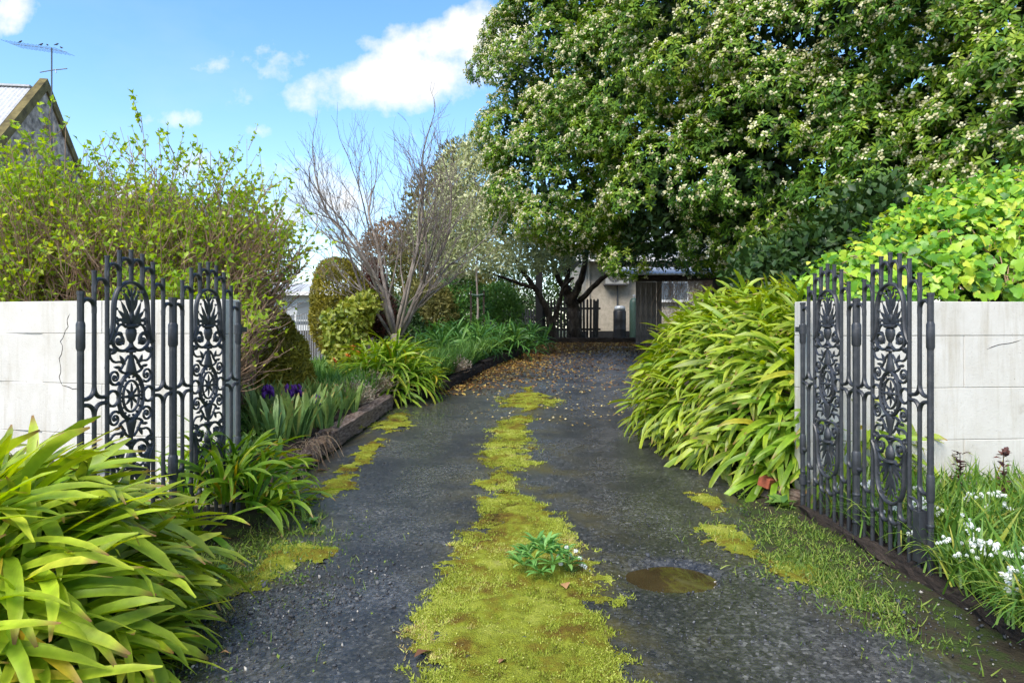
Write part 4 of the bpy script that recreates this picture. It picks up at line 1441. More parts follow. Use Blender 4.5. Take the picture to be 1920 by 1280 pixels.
# ------------------------------------------------------------------ the big flowering tree
def flowering_tree():
    base = Vector((4.6, 14.5, gzf(14.5) + .4))
    root = thing('flowering_tree', 'huge dark evergreen tree covered in cream blossom above the drive', 'tree', base)
    lumps = px_lumps([(1045, 130, 16.5, 1.7, .95, 1, 1.25), (1075, 325, 15.8, 1.75, .95, 1, .95), (1175, -30, 16, 2.6), (1250, 200, 14.6, 2.3), (1320, 350, 13.6, 1.75, 1.1, 1, .85),
                      (1400, 70, 13.5, 2.8), (1520, 290, 12.2, 2.0, 1.1, 1, 1), (1620, 120, 12, 2.6), (1700, 330, 10.8, 1.55, 1.1, 1, .9), (1830, 130, 10.5, 2.3), (1860, 330, 9.8, 1.4), (2000, 200, 9.6, 2.4),
                      (1150, 400, 16.2, 1.2, 1, 1, .75), (1440, 430, 12.6, .95, 1.2, 1, .7), (1230, 440, 14.5, .9, 1.2, 1, .6), (1015, 250, 16.5, 1.2), (1560, 440, 11.5, .8, 1.2, 1, .7)])
    lim = [([base, base + Vector((0, 0, 2.2)), base + Vector((-.2, -.3, 4.5)), base + Vector((0, -.4, 7))], .36, .1)]
    for c, r in lumps:
        c = Vector(c)
        s = base + Vector((0, -.1, 2.0 + 1.6 * rng.random()))
        lim.append(([s, s.lerp(c, .4) + Vector((0, 0, .3)), c + Vector((0, 0, -.3))], .14, .03))
    limbs_obj(root, lim, M_BARK)
    # boughs: rounded sprays over the crown's surface
    bpos, bn = lump_points(lumps, 1900, (.84, 1.08))
    k = bn[:, 1] < .45
    bpos, bn = bpos[k], bn[k]
    # thin out boughs that sit too close together so that dark gaps stay between them
    keep = [0]
    for i in range(1, len(bpos)):
        if ((bpos[keep] - bpos[i]) ** 2).sum(1).min() > .17:
            keep.append(i)
    bpos, bn = bpos[keep], bn[keep]
    wp, wa = [], []
    btint = []
    for p, n in zip(bpos, bn):
        rb = rng.uniform(.40, .70)
        ax = unit(n * .9 + np.array([0, -.25, .45]))
        m = int(46 * (rb / .5) ** 2)
        dd = rand_dir(m)
        dd = np.where((dd @ ax)[:, None] < -.1, dd - 2 * (dd @ ax)[:, None] * ax, dd)
        q = p + dd * rb * rng.uniform(.72, 1.0, m)[:, None] * np.array([1, 1, .75])
        q[:, 2] -= .25 * ((q[:, 0] - p[0]) ** 2 + (q[:, 1] - p[1]) ** 2)
        wp.append(q); wa.append(unit(dd * .8 + np.array([0, 0, .55]) + n * .4))
        btint.append(np.full(m, rng.normal(0, .10)))
    wp = np.concatenate(wp); wa = np.concatenate(wa); bt = np.concatenate(btint)
    nW = len(wp)
    parts = []
    t1 = unit(np.cross(wa, rand_dir(nW))); t2 = np.cross(wa, t1)
    nl = 9
    tw = np.clip(.40 + .18 * rng.normal(size=nW) + bt + .30 * (fbm(wp[:, 0] * .7 + 5, wp[:, 2] * .7 + wp[:, 1] * .3, 15, 3) - .5), 0, 1)
    for j in range(nl):
        a = 2 * pi * j / nl + rng.uniform(-.3, .3, nW)
        rad = np.cos(a)[:, None] * t1 + np.sin(a)[:, None] * t2
        lift = rng.uniform(.05, .75, nW) if j % 2 else rng.uniform(-.35, .4, nW)
        ax = unit(rad + wa * lift[:, None] - np.array([0, 0, .12]))
        V, Fc = scatter(*LEAF, wp + rad * .012, ax, wa + rand_dir(nW) * .15, rng.uniform(.075, .135, nW))
        parts.append((V, Fc, np.repeat(np.clip(tw + rng.normal(0, .1, nW) + (.12 if j % 2 else -.08), 0, 1), 5)))
    V, Fc, T = join(*parts)
    link('crown', mesh_np('crown', V - np.array(base), Fc, M_TREE, {'tint': T}), root, kind='stuff')
    # blossom clusters at the tips of the sprays
    pat = fbm(wp[:, 0] * .9, wp[:, 2] * .9 + wp[:, 1] * .3, 77, 3)
    k = rng.random(nW) < np.clip(.50 + 1.7 * (pat - .42), .25, .95)
    fp, fa = wp[k], wa[k]
    nf = len(fp); parts = []
    PET = (np.array([(-1, 0, 0), (1, 0, 0), (0, 1, 0), (0, -1, 0), (0, 0, 1.0)], float) * .8, np.array([(0, 2, 4), (2, 1, 4), (1, 3, 4), (3, 0, 4)]))
    for j in range(8):
        o = rand_dir(nf) * rng.uniform(.015, .055, nf)[:, None]
        parts.append((*scatter(*PET, fp + fa * .055 + o, rand_dir(nf), fa, rng.uniform(.018, .031, nf)), np.repeat(rng.random(nf), 5)))
    V, Fc, T = join(*parts)
    link('blossom', mesh_np('blossom', V - np.array(base), Fc, M_CREAMF, {'tint': T}), root, kind='stuff')
    # deep inner foliage in a darker leaf colour, painting shade into the crown's gaps
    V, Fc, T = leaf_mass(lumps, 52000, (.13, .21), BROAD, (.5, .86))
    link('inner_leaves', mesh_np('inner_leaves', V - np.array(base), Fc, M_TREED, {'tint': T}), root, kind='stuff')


flowering_tree()


def simple_tree(name, label, base, limbs, lumps, n, size, mat, bark, tmpl=LEAF, shell=(.55, 1.08), group=None, **kw):
    root = thing(name, label, 'tree', base, 0, group)
    limbs_obj(root, limbs, bark)
    V, Fc, T = leaf_mass(lumps, n, size, tmpl, shell, **kw)
    link('crown', mesh_np('crown', V - np.array(base), Fc, mat, {'tint': T}), root, kind='stuff')
    return root


tb = Vector((2.1, 22.4, gzf(22.4) + .1))
simple_tree('shade_tree', 'dark forked tree with mottled trunk before the black picket fence', tb,
            [([tb, at(1078, 600, 22.4), at(1072, 570, 22.4), at(1062, 540, 22.2)], .27, .16),
             ([at(1066, 556, 22.3), at(1045, 520, 22), at(1030, 470, 21.5)], .13, .05),
             ([at(1074, 560, 22.3), at(1090, 530, 22), at(1098, 480, 21.5), at(1110, 430, 21)], .15, .05),
             ([at(1085, 565, 22.3), at(1115, 535, 22), at(1150, 505, 21.5), at(1185, 490, 21)], .11, .04),
             ([at(1066, 560, 22.3), at(1062, 520, 22), at(1070, 470, 21.5)], .11, .05)],
            px_lumps([(1090, 440, 20.5, 1.1, 1.1, 1, .7), (1160, 455, 20, 1.0, 1.2, 1, .6), (1030, 460, 20.5, .9, 1.1, 1, .6), (1250, 480, 19, 1.0, 1.6, 1, .35), (1370, 470, 17, 1.2, 1.5, 1, .5), (1480, 480, 14, 1.0, 1.3, 1, .6)]),
            9000, (.11, .18), M_TREED, M_BARK)
vb = Vector((1.35, 21.9, gzf(21.9) + .1))
simple_tree('variegated_tree', 'pale cream leaved tree with slender forked trunk left of the blossom', vb,
            [([vb, at(1034, 600, 21.8), at(1020, 570, 21.7), at(996, 530, 21.5), at(960, 480, 21)], .15, .05),
             ([at(1036, 610, 21.8), at(1048, 570, 21.6), at(1054, 540, 21.3), at(1075, 520, 21)], .09, .04),
             ([at(1000, 540, 21.5), at(940, 520, 21), at(890, 500, 20.5)], .06, .03),
             ([at(965, 490, 21), at(930, 420, 20.5), at(890, 340, 20)], .06, .02)],
            px_lumps([(890, 345, 19, 1.1, 1, 1, 1.15), (838, 430, 19.3, 1.0, 1, 1, 1), (930, 425, 18, 1.15), (985, 475, 17.5, .75, 1.1, 1, .75), (880, 490, 19, .85, 1.2, 1, .6), (1040, 490, 18, .5, 1.4, 1, .7), (905, 285, 19.5, .6)]),
            13000, (.10, .17), M_VARI, M_BARK, clump=True)
ob = Vector((-2.2, 26, gzf(26)))
simple_tree('olive_tree', 'tall olive brown feathery tree behind the bare branches', ob,
            [([ob, at(840, 450, 26), at(850, 260, 26)], .2, .03)],
            px_lumps([(855, 330, 26, 1.0, .8, 1, 1.3), (815, 400, 26, 1.2, 1, 1, 1.4), (800, 500, 25.5, 1.3, 1.1, 1, 1.2), (870, 420, 26, 1.3), (845, 545, 25, 1.2, 1.3, 1, .8)]),
            14000, (.12, .24), M_OLIVE, M_BARK, up=.9)
rb_ = Vector((-5.4, 30, gzf(30)))
simple_tree('rust_leaved_tree', 'far rusty brown tree beyond the bare branches', rb_,
            [([rb_, at(735, 540, 30), at(740, 450, 30)], .15, .03)],
            px_lumps([(735, 450, 30, 1.1, 1, 1, .8), (705, 470, 30, .8), (770, 470, 30, .9)]), 2600, (.16, .3), M_RUST, M_BARK)


# ------------------------------------------------------------------ bare vase-shaped tree
def bare_tree():
    base = np.array([-1.98, 11.6, gzf(11.6) + .18])
    root = thing('bare_tree', 'leafless grey branched tree spreading above the rounded strap leaf clump', 'tree', tuple(base))
    r = np.random.default_rng(21)
    limbs, twigs = [], []

    def curve(p, d, L, n=6, up=.35, wob=.13):
        pts = [p.copy()]
        d = unit(d)
        for i in range(n - 1):
            d = unit(d + np.array([0, 0, up / n]) + r.normal(0, wob, 3) * np.array([1, .7, .6]))
            pts.append(pts[-1] + d * L / (n - 1))
        return np.array(pts), d

    def grow(p, d, L, rad, lvl):
        pts, dend = curve(p, d, L, 6, .35 if lvl else .5)
        rr = np.linspace(rad, rad * .55, 6)
        (limbs if lvl == 0 else twigs).append((pts, rr, lvl))
        if lvl >= 4 or rad < .0025:
            return
        nside = {0: 5, 1: 4, 2: 3, 3: 1}[lvl]
        for j in range(nside):
            t = r.uniform(.28, .98)
            i = min(4, int(t * 5)); q = pts[i] + (pts[i + 1] - pts[i]) * (t * 5 - i)
            tang = unit(pts[i + 1] - pts[i])
            sd_ = unit(np.cross(tang, r.normal(size=3)))
            a = radians(r.uniform(20, 44))
            dn = tang * cos(a) + sd_ * sin(a)
            if dn[2] < .05:
                dn[2] = abs(dn[2]) + .1
            grow(q, dn, L * r.uniform(.42, .68), max(.0035, rad * (1 - .4 * t) * r.uniform(.42, .6)), lvl + 1)
        grow(pts[-1], dend + r.normal(0, .15, 3), L * .55, rad * .55, lvl + 1)
    fork = base + np.array([0, 0, .72])
    mb = MB()
    mb.tube([(0, 0, -.1), (.01, 0, .3), (0, 0, .78)], [.12, .095, .08], 10)
    mb.obj('trunk', M_GREYBARK, root, smooth=True)
    for (dx, dy, L, rad) in ((-.62, 0, 1.7, .030), (-.36, -.3, 1.95, .038), (-.14, .3, 2.05, .042), (.10, -.2, 2.05, .038), (.36, .25, 1.95, .042), (.68, -.1, 1.75, .036), (-.50, .4, 1.75, .030), (.88, .25, 1.5, .030), (.24, -.45, 1.75, .028)):
        grow(fork + np.array([dx * .06, dy * .06, r.uniform(-.15, .1)]), np.array([dx, dy, 1.0]), L, rad, 0)
    for pts, rr, _ in limbs:
        mb = MB(); mb.tube(pts - base, rr, 7)
        mb.obj('limb', M_GREYBARK, root, smooth=True)
    for lv, nm in ((1, 'branches'), (2, 'twigs'), (3, 'twigs'), (4, 'twigs')):
        sel = [(p, q) for p, q, l in twigs if l == lv]
        if sel:
            V, Fc = tubes(np.array([p for p, _ in sel]) - base, np.array([q for _, q in sel]), 5 if lv == 1 else 3)
            link(nm, mesh_np(nm, V, Fc, M_GREYBARK), root, kind='stuff')


bare_tree()


# ------------------------------------------------------------------ leggy spring shrubs behind the left wall
def cane_shrub(label, base, n, height, spread, lean, seed, leafy=1.0):
    r = np.random.default_rng(seed)
    base = np.array(base, float)
    root = thing('cane_shrub', label, 'shrub', tuple(base), 0, 'leggy spring shrubs behind the left wall')
    K = 9
    az = r.uniform(0, 2 * pi, n)
    out = r.uniform(.05, 1, n) ** .7
    b = np.stack([np.cos(az) * .35 * out * spread, np.sin(az) * .3 * out * spread, np.zeros(n)], -1)
    H = height * r.uniform(.55, 1.0, n) * (1 - .25 * out)
    t = np.linspace(0, 1, K)
    dirx = np.cos(az) * out * spread + lean + r.normal(0, .18, n); diry = np.sin(az) * out * spread * .7 + r.normal(0, .15, n)
    P = b[:, None, :] + np.stack([dirx[:, None] * t ** 1.6 * .95, diry[:, None] * t ** 1.6 * .95, H[:, None] * (t - .12 * out[:, None] * t ** 3)], -1)
    P += np.cumsum(r.normal(0, .028, P.shape), 1)
    Rr = np.linspace(.0125, .0035, K)[None] * r.uniform(.7, 1.3, n)[:, None]
    V1, F1 = tubes(P, Rr, 4)
    # side twigs
    m = 12
    who = np.repeat(np.arange(n), m); tt = r.uniform(.25, .97, n * m)
    i = np.minimum((tt * (K - 1)).astype(int), K - 2); f = tt * (K - 1) - i
    q = P[who, i] * (1 - f)[:, None] + P[who, i + 1] * f[:, None]
    tang = unit(P[who, i + 1] - P[who, i])
    sdv = unit(np.cross(tang, r.normal(size=(n * m, 3))))
    d = unit(tang * .8 + sdv * .85 + np.array([0, 0, .1]))
    L = r.uniform(.2, .62, n * m) * (1.1 - .4 * tt)
    s = np.linspace(0, 1, 5)
    Q = q[:, None, :] + d[:, None, :] * (L[:, None] * s[None])[..., None] + np.array([0, 0, 1.0]) * (L[:, None] * s[None] ** 2 * .25)[..., None] + np.cumsum(r.normal(0, .012, (n * m, 5, 3)), 1)
    V2, F2 = tubes(Q, np.linspace(.0052, .002, 5)[None] * np.ones((n * m, 1)), 3)
    V, Fc, _ = join((V1, F1, 0.), (V2, F2, 0.))
    link('canes', mesh_np('canes', V, Fc, M_CANE), root, kind='stuff')
    # leaves towards the outside and top
    zrel = (Q[:, 0, 2] / height)
    pl = np.clip(.05 + 1.15 * (zrel - .36) + 1.3 * (fbm(Q[:, 0, 0] * 1.5, Q[:, 0, 2] * 1.5, seed) - .45), .025, 1) * leafy
    LP, LA = [], []
    for j in range(18):
        k = r.random(n * m) < pl
        u = np.clip(r.integers(1, 5, k.sum()) / 4 + r.normal(0, .035, k.sum()), .1, 1.0)
        ii = np.minimum((u * 4).astype(int), 3); ff = u * 4 - ii
        idx = np.where(k)[0]
        LP.append(Q[idx, ii] * (1 - ff)[:, None] + Q[idx, ii + 1] * ff[:, None])
        LA.append(unit(d[idx] * .5 + r.normal(size=(len(idx), 3)) * .8 + np.array([0, 0, .35])))
    LP = np.concatenate(LP); LA = np.concatenate(LA)
    nn = unit(r.normal(size=LA.shape) * .8 + np.array([0, -.3, .8]))
    V, Fc = scatter(*BROAD, LP, LA, nn, r.uniform(.028, .080, len(LP)))
    T = np.clip(.45 + r.normal(0, .2, len(LP)) + .6 * (fbm(LP[:, 0] * 1.1, LP[:, 2] * 1.1, seed + 3) - .5), 0, 1)
    link('leaves', mesh_np('leaves', V, Fc, M_SHRUB, {'tint': np.repeat(T, 5)}), root, kind='stuff')
    return root


cane_shrub('leggy shrub with yellow green spring leaves below the stone gable', (-5.0, 7.6, .25), 260, 3.75, 1.15, -.05, 31, 1.15)
cane_shrub('tallest leggy brown caned shrub, middle of those behind the left wall', (-4.1, 8.0, .3), 310, 3.7, 1.35, -.1, 32, .95)
cane_shrub('leggy shrub with bare brown canes nearest the pale metal fence', (-3.5, 8.2, .3), 280, 3.5, .85, .0, 33, .9)
cane_shrub('low arching leggy shrub filling in behind the left gate', (-3.35, 6.9, .3), 150, 1.8, .7, -.1, 34, 1.0)
cane_shrub('leafy shrub at the left picture edge behind the wall', (-6.4, 8.2, .25), 200, 3.6, 1.2, .1, 35, 1.0)


# ------------------------------------------------------------------ clipped conifers and bushes
def bush(name, label, base, lumps, n, size, mat, tmpl=LEAF, shell=(.75, 1.05), cat='shrub', stems=True, group=None, **kw):
    root = thing(name, label, cat, base, 0, group)
    if stems:
        for c, r in lumps[:4]:
            mb = MB()
            c0 = np.array(c) - np.array(base)
            mb.tube([(0, 0, -.05), tuple(c0 * .4 + np.array([.03, 0, .05])), tuple(c0)], [.03, .022, .01], 6)
            mb.obj('stem', M_BARK, root, smooth=True)
    V, Fc, T = leaf_mass(lumps, n, size, tmpl, shell, **kw)
    link('foliage', mesh_np('foliage', V - np.array(base), Fc, mat, {'tint': T}), root, kind='stuff')
    return root


cb = Vector(((640 - CX) / F * 13.2, 13.2, gzf(13.2) + .2))
bush('clipped_conifer', 'tall domed golden green clipped conifer beside the pale metal fence', cb,
     px_lumps([(637, 560, 13.2, .53, 1, 1, 1.35), (640, 600, 13.2, .58, 1, 1, 1.3), (632, 520, 13.2, .36, 1.15, 1, 1)]), 26000, (.045, .085), M_CONIF, LEAF, (.86, 1.03), up=.7, tint_noise=6)
cb = Vector(((535 - CX) / F * 8.7, 8.7, gzf(8.7) + .2))
bush('clipped_conifer', 'low cone shaped golden conifer above the purple irises', cb,
     px_lumps([(528, 705, 8.7, .37, 1.05, 1, .8), (527, 665, 8.7, .33, 1, 1, .95), (515, 625, 8.7, .24, 1, 1, 1.1)]), 20000, (.035, .07), M_CONIF, LEAF, (.86, 1.03), up=.7, tint_noise=8)
cb = Vector(((700 - CX) / F * 14, 14, gzf(14) + .2))
bush('burgundy_conifer', 'dark burgundy upright shrub squeezed behind the domed conifer', cb,
     px_lumps([(700, 560, 14, .3, 1, 1, 2.6), (715, 590, 14, .3, 1, 1, 1.6)]), 6000, (.05, .1), M_BURG, LEAF, (.7, 1.05), up=.8)
cb = Vector(((660 - CX) / F * 11.3, 11.3, gzf(11.3) + .2))
bush('yellow_leaved_shrub', 'yellow green glossy shrub in front of the domed conifer', cb,
     px_lumps([(665, 590, 11.3, .28, 1, 1, .9), (645, 640, 11.3, .33), (690, 570, 11.4, .2), (625, 605, 11.3, .18), (655, 675, 11.2, .3)]), 2600, (.07, .13), M_YELLOW, BROAD, (.45, 1.1), up=.5)
for (px, py, d, r, lab, mt) in ((795, 565, 18.5, .75, 'dark olive bush left of the staked young tree', M_OLIVE), (860, 560, 19.5, .8, 'mid green bush right behind the staked young tree', M_AGADARK), (735, 600, 17, .7, 'dark green bush behind the bare tree trunk', M_TREED),
                                (930, 565, 21.5, .7, 'bright green bush by the far end of the picket fence', M_GRASS)):
    p = at(px, py, d)
    bush('round_bush', lab, Vector((p.x, d, gzf(d) + .15)), [((p.x, d, p.z), (r, r, r * .8)), ((p.x + .3, d, p.z - .35), (r * .8, r, r * .7))], 4200, (.08, .16), mt, LEAF, (.6, 1.05), group='bushes at the back of the raised bed')
for (px, py, d, r, lab, mt) in ((985, 550, 27, 1.5, 'far dark hedge seen past the slender forked trunk', M_TREED), (900, 560, 30, 1.6, 'far olive hedge beyond the low picket fence', M_OLIVE), (760, 560, 30, 1.6, 'far dark hedge left of the bare tree', M_TREED)):
    p = at(px, py, d)
    bush('far_hedge', lab, Vector((p.x, d, gzf(d))), [((p.x, d, p.z), (r * 1.5, r, r)), ((p.x + .6, d, p.z - .6), (r * 1.3, r, r * .8))], 4200, (.14, .26), mt, LEAF, (.5, 1.05), cat='hedge')
# hidden understorey, its shadow put into the dark leaf colour, right of the shed, below the blossom tree
p = at(1470, 520, 9.6)
bush('dark_ivy_bush', 'dark glossy leaved bush above the strap leaf bank beside ivy', Vector((p.x, 9.6, gzf(9.6) + .6)),
     px_lumps([(1480, 500, 9.4, .6, 1.2, 1, .7), (1560, 480, 9.0, .6, 1.2, 1, .8), (1420, 540, 10.4, .55), (1650, 440, 8.6, .7), (1520, 550, 8.8, .5)]), 5200, (.09, .17), M_TREED, BROAD, (.5, 1.05))


# ------------------------------------------------------------------ ivy over the right wall
def ivy():
    out = [(0, 0), (.26, -.10), (.50, .06), (.52, .30), (.34, .42), (.27, .68), (0, 1.0), (-.27, .68), (-.34, .42), (-.52, .30), (-.50, .06), (-.26, -.10)]
    root = thing('ivy_plant', 'bright lime green ivy heaped over the right white wall', 'ivy', (3.6, 6.0, 1.6))
    base = np.array(root.location)
    meshes = []
    for k in range(8):
        V = [(0, .28, 0)]
        for (u, v) in out:
            V.append((u * rng.uniform(.85, 1.12), v * rng.uniform(.92, 1.08), -.16 * abs(u) - .18 * max(0, v - .3) ** 2 + rng.normal(0, .035)))
        Fc = [(0, 1 + i, 1 + (i + 1) % 12) for i in range(12)]
        meshes.append((np.array(V), np.array(Fc)))
    mm = [mesh_np('leaf', v, f, M_IVY) for v, f in meshes]

    def Hh(x):
        return np.interp(x, [2.7, 2.85, 3.05, 3.4, 3.95, 4.65, 5.4, 7], [.0, .08, .34, .62, .90, 1.18, 1.40, 1.5])

    def surf(x, s):
        h = Hh(x)
        y = 5.70 + .10 * np.sin(x * 3) + .95 * s ** 1.4 + .10 * (fbm(x * 3, s * 3, 5) - .5)
        z = 1.65 + h * np.sin(np.minimum(s, 1) * pi / 2) + .34 * (fbm(x * 3.6 + 9, s * 4, 6) - .5)
        return y, z
    n = 4800
    x = 2.80 + 3.0 * rng.random(n) ** .85
    s = rng.uniform(0, 1.25, n)
    y, z = surf(x, np.maximum(s, 0))
    z = z - np.clip(-s, 0, 1) * .6 - np.clip(s - 1, 0, 1) * .3
    pos = np.stack([x, y, z], -1) + rng.normal(0, .06, (n, 3))
    nrm = unit(np.stack([-.25 + rng.normal(0, .4, n), -.75 + .7 * s + rng.normal(0, .35, n), .65 + .4 * s + rng.normal(0, .3, n)], -1))
    ax = unit(np.stack([rng.normal(0, .55, n), -.35 + rng.normal(0, .3, n), -.75 + rng.normal(0, .45, n)], -1))
    sz = rng.uniform(.04, .108, n)
    # young small shoots along the ridge
    sz = np.where(s > .85, sz * .75, sz)
    order = np.argsort(pos[:, 1] + .15 * np.abs(pos[:, 0] - 3.6) - 1.2 * sz + .5 * (pos[:, 0] > 4.55))
    restp = []
    for rank, k in enumerate(order):
        Y = ax[k]; X = unit(np.cross(Y, nrm[k])); Z = np.cross(X, Y)
        if rank < 300:
            p = pos[k] - base
            o = link('leaf', mm[k % 8], root)
            o.matrix_basis = Matrix(((X[0], Y[0], Z[0], p[0]), (X[1], Y[1], Z[1], p[1]), (X[2], Y[2], Z[2], p[2]), (0, 0, 0, 1))) @ Matrix.Scale(sz[k], 4)
        else:
            restp.append(k)
    kk = np.array(restp)
    lite = leaf_mat('ivy_leaf_rest', [(0, (.05, .17, .016)), (.3, (.14, .34, .022)), (.6, (.26, .47, .03)), (.88, (.42, .57, .045)), (1, (.60, .62, .07))], .42, .35, 'tint', .45)
    V, Fc = scatter(*meshes[1], pos[kk], ax[kk], nrm[kk], sz[kk])
    link('more_leaves', mesh_np('more_leaves', V - base, Fc, lite, {'tint': np.repeat(rng.random(len(kk)), 13)}), root, kind='stuff')
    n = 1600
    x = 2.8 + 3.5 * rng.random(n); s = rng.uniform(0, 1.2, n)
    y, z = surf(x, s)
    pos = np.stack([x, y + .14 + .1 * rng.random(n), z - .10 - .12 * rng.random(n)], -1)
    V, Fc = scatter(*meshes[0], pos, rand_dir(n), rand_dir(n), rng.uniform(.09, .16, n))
    link('inner_leaves', mesh_np('inner_leaves', V - base, Fc, M_IVYSHADE, {'tint': np.repeat(rng.random(n), 13)}), root, kind='stuff')
    m = 26
    P = []
    for k in range(m):
        x0 = rng.uniform(2.5, 5.2); s_ = np.linspace(0, 1, 7)
        xx = np.maximum(x0 + s_ * rng.normal(0, .4), 2.9); y, z = surf(xx, s_ * rng.uniform(.5, 1.1))
        P.append(np.stack([xx, y + .03, z + .02], -1) - base)
    V, Fc = tubes(np.array(P), np.full((m, 7), .005), 4)
    link('vine_stems', mesh_np('vine_stems', V, Fc, M_CANE), root)


ivy()


# ------------------------------------------------------------------ small plants
def grass_patch(name, label, pts, h, mat, lean=.35, width=(.8, 1.6), tmpl=BLADE2, tint=None):
    n = len(pts)
    ax = unit(np.stack([rng.normal(0, lean, n), rng.normal(0, lean, n), np.ones(n)], -1))
    nn = unit(np.stack([rng.normal(0, 1, n), rng.normal(0, 1, n), np.zeros(n)], -1))
    V, Fc = scatter(*tmpl, pts, ax, nn, rng.uniform(*h, n), rng.uniform(*width, n))
    T = rng.random(n) if tint is None else tint
    o = link(name, mesh_np(name, V, Fc, mat, {'tint': np.repeat(T, len(tmpl[0]))}))
    tag(o, label, 'grass', kind='stuff')
    return o


def beds_grass():
    # long grass in the raised bed
    n = 16000
    d = rng.uniform(11.6, 18.5, n)
    e = rng.random(n) ** 1.2 * 1.5
    x = left_edge(d) - .12 - e
    k = (d > 12.3) | (e < .5)
    x, d = x[k], d[k]
    z = gz(d) + .19
    grass_patch('long_grass', 'long soft grass in the raised bed', np.stack([x, d, z], -1), (.18, .5), M_GRASS, .3, (.9, 2.0))
    # verge grass and weeds: patches
    P = []
    for (px, py, sx, sd_, n) in ((540, 1010, .22, .22, 2200), (420, 1080, .3, .25, 3200), (360, 1060, .25, .2, 1600), (1480, 1040, .22, .35, 2600), (1560, 1080, .14, .4, 3200), (1620, 1130, .12, .3, 1500), (1520, 990, .10, .4, 1500), (1420, 980, .2, .3, 500), (590, 975, .12, .15, 350), (760, 775, .25, .5, 700), (560, 900, .1, .3, 200), (330, 1230, .25, .15, 400)):
        p = foot(px, py)
        P.append(np.stack([rng.normal(p.x, sx, n), rng.normal(p.y, sd_, n)], -1))
    P = np.concatenate(P)
    P = P[P[:, 1] > 2.2]
    pts = np.stack([P[:, 0], P[:, 1], surface_z(P[:, 0], P[:, 1])], -1)
    grow = fbm(pts[:, 0] * 7, pts[:, 1] * 7, 91, 3) > .45
    pts = pts[grow]
    n = len(pts)
    V, Fc = scatter(*BROAD, pts, unit(rand_dir(n) + np.array([0, 0, .55])), unit(rand_dir(n) * .5 + np.array([0, 0, 1])), rng.uniform(.006, .022, n))
    tag(link('verge_grass', mesh_np('verge_grass', V, Fc, M_GRASSY, {'tint': np.repeat(rng.random(n), 5)})), 'short green weeds and grass along the edges of the drive', 'weeds', kind='stuff')
    n = 5200
    k = rng.integers(0, len(pts), n)
    q = pts[k] + rng.normal(0, .04, (n, 3)) * np.array([1, 1, 0])
    grass_patch('verge_tufts', 'fine grass tufts along the edges of the drive', q, (.02, .07), M_GRASSY, .6, (1.0, 2.2))
    # taller growth in the bed at the foot of the right wall
    n = 7000
    x = 2.42 + 3.2 * rng.random(n) ** 1.0; d = rng.uniform(2.4, 5.4, n)
    k = (x < 2.5 + (d - 1.8) * .9) & ((x > 2.6) | (rng.random(n) < .35))
    x, d = x[k], d[k]
    z = .05 + .05 * np.clip((x - 2.3) / .3, 0, 1)
    grass_patch('wall_grass', 'rank green grass at the foot of the right wall', np.stack([x, d, z], -1), (.10, .38), M_ONION, .55, (.7, 1.5))
    n = 9000
    x = 2.36 + 3.2 * rng.random(n); d = rng.uniform(2.6, 5.4, n)
    pts = np.stack([x, d, .06 + .14 * rng.random(n)], -1)
    V, Fc = scatter(*BROAD, pts, unit(rand_dir(n) + np.array([0, 0, .4])), unit(rand_dir(n) * .6 + np.array([0, 0, 1])), rng.uniform(.02, .06, n))
    tag(link('ground_cover', mesh_np('ground_cover', V, Fc, M_WEED, {'tint': np.repeat(rng.random(n), 5)})), 'small leafy ground cover filling the bed under the right wall', 'ground cover', kind='stuff')
    # low green growth at the foot of the shrubs behind the left gate
    n = 6500
    x = rng.uniform(-4.2, -2.2, n); d = rng.uniform(6.2, 9.2, n)
    pts = np.stack([x, d, gz(d) + .2 + .35 * rng.random(n) * np.clip(-x - 2.6, .1, 1)], -1)
    V, Fc = scatter(*LEAF, pts, unit(rand_dir(n) + np.array([0, 0, .4])), unit(rand_dir(n) * .6 + np.array([0, 0, 1])), rng.uniform(.05, .11, n))
    tag(link('bed_foliage', mesh_np('bed_foliage', V, Fc, M_WEED, {'tint': np.repeat(rng.random(n), 5)})), 'leafy green growth at the feet of the shrubs behind the left gate', 'foliage', kind='stuff')


beds_grass()


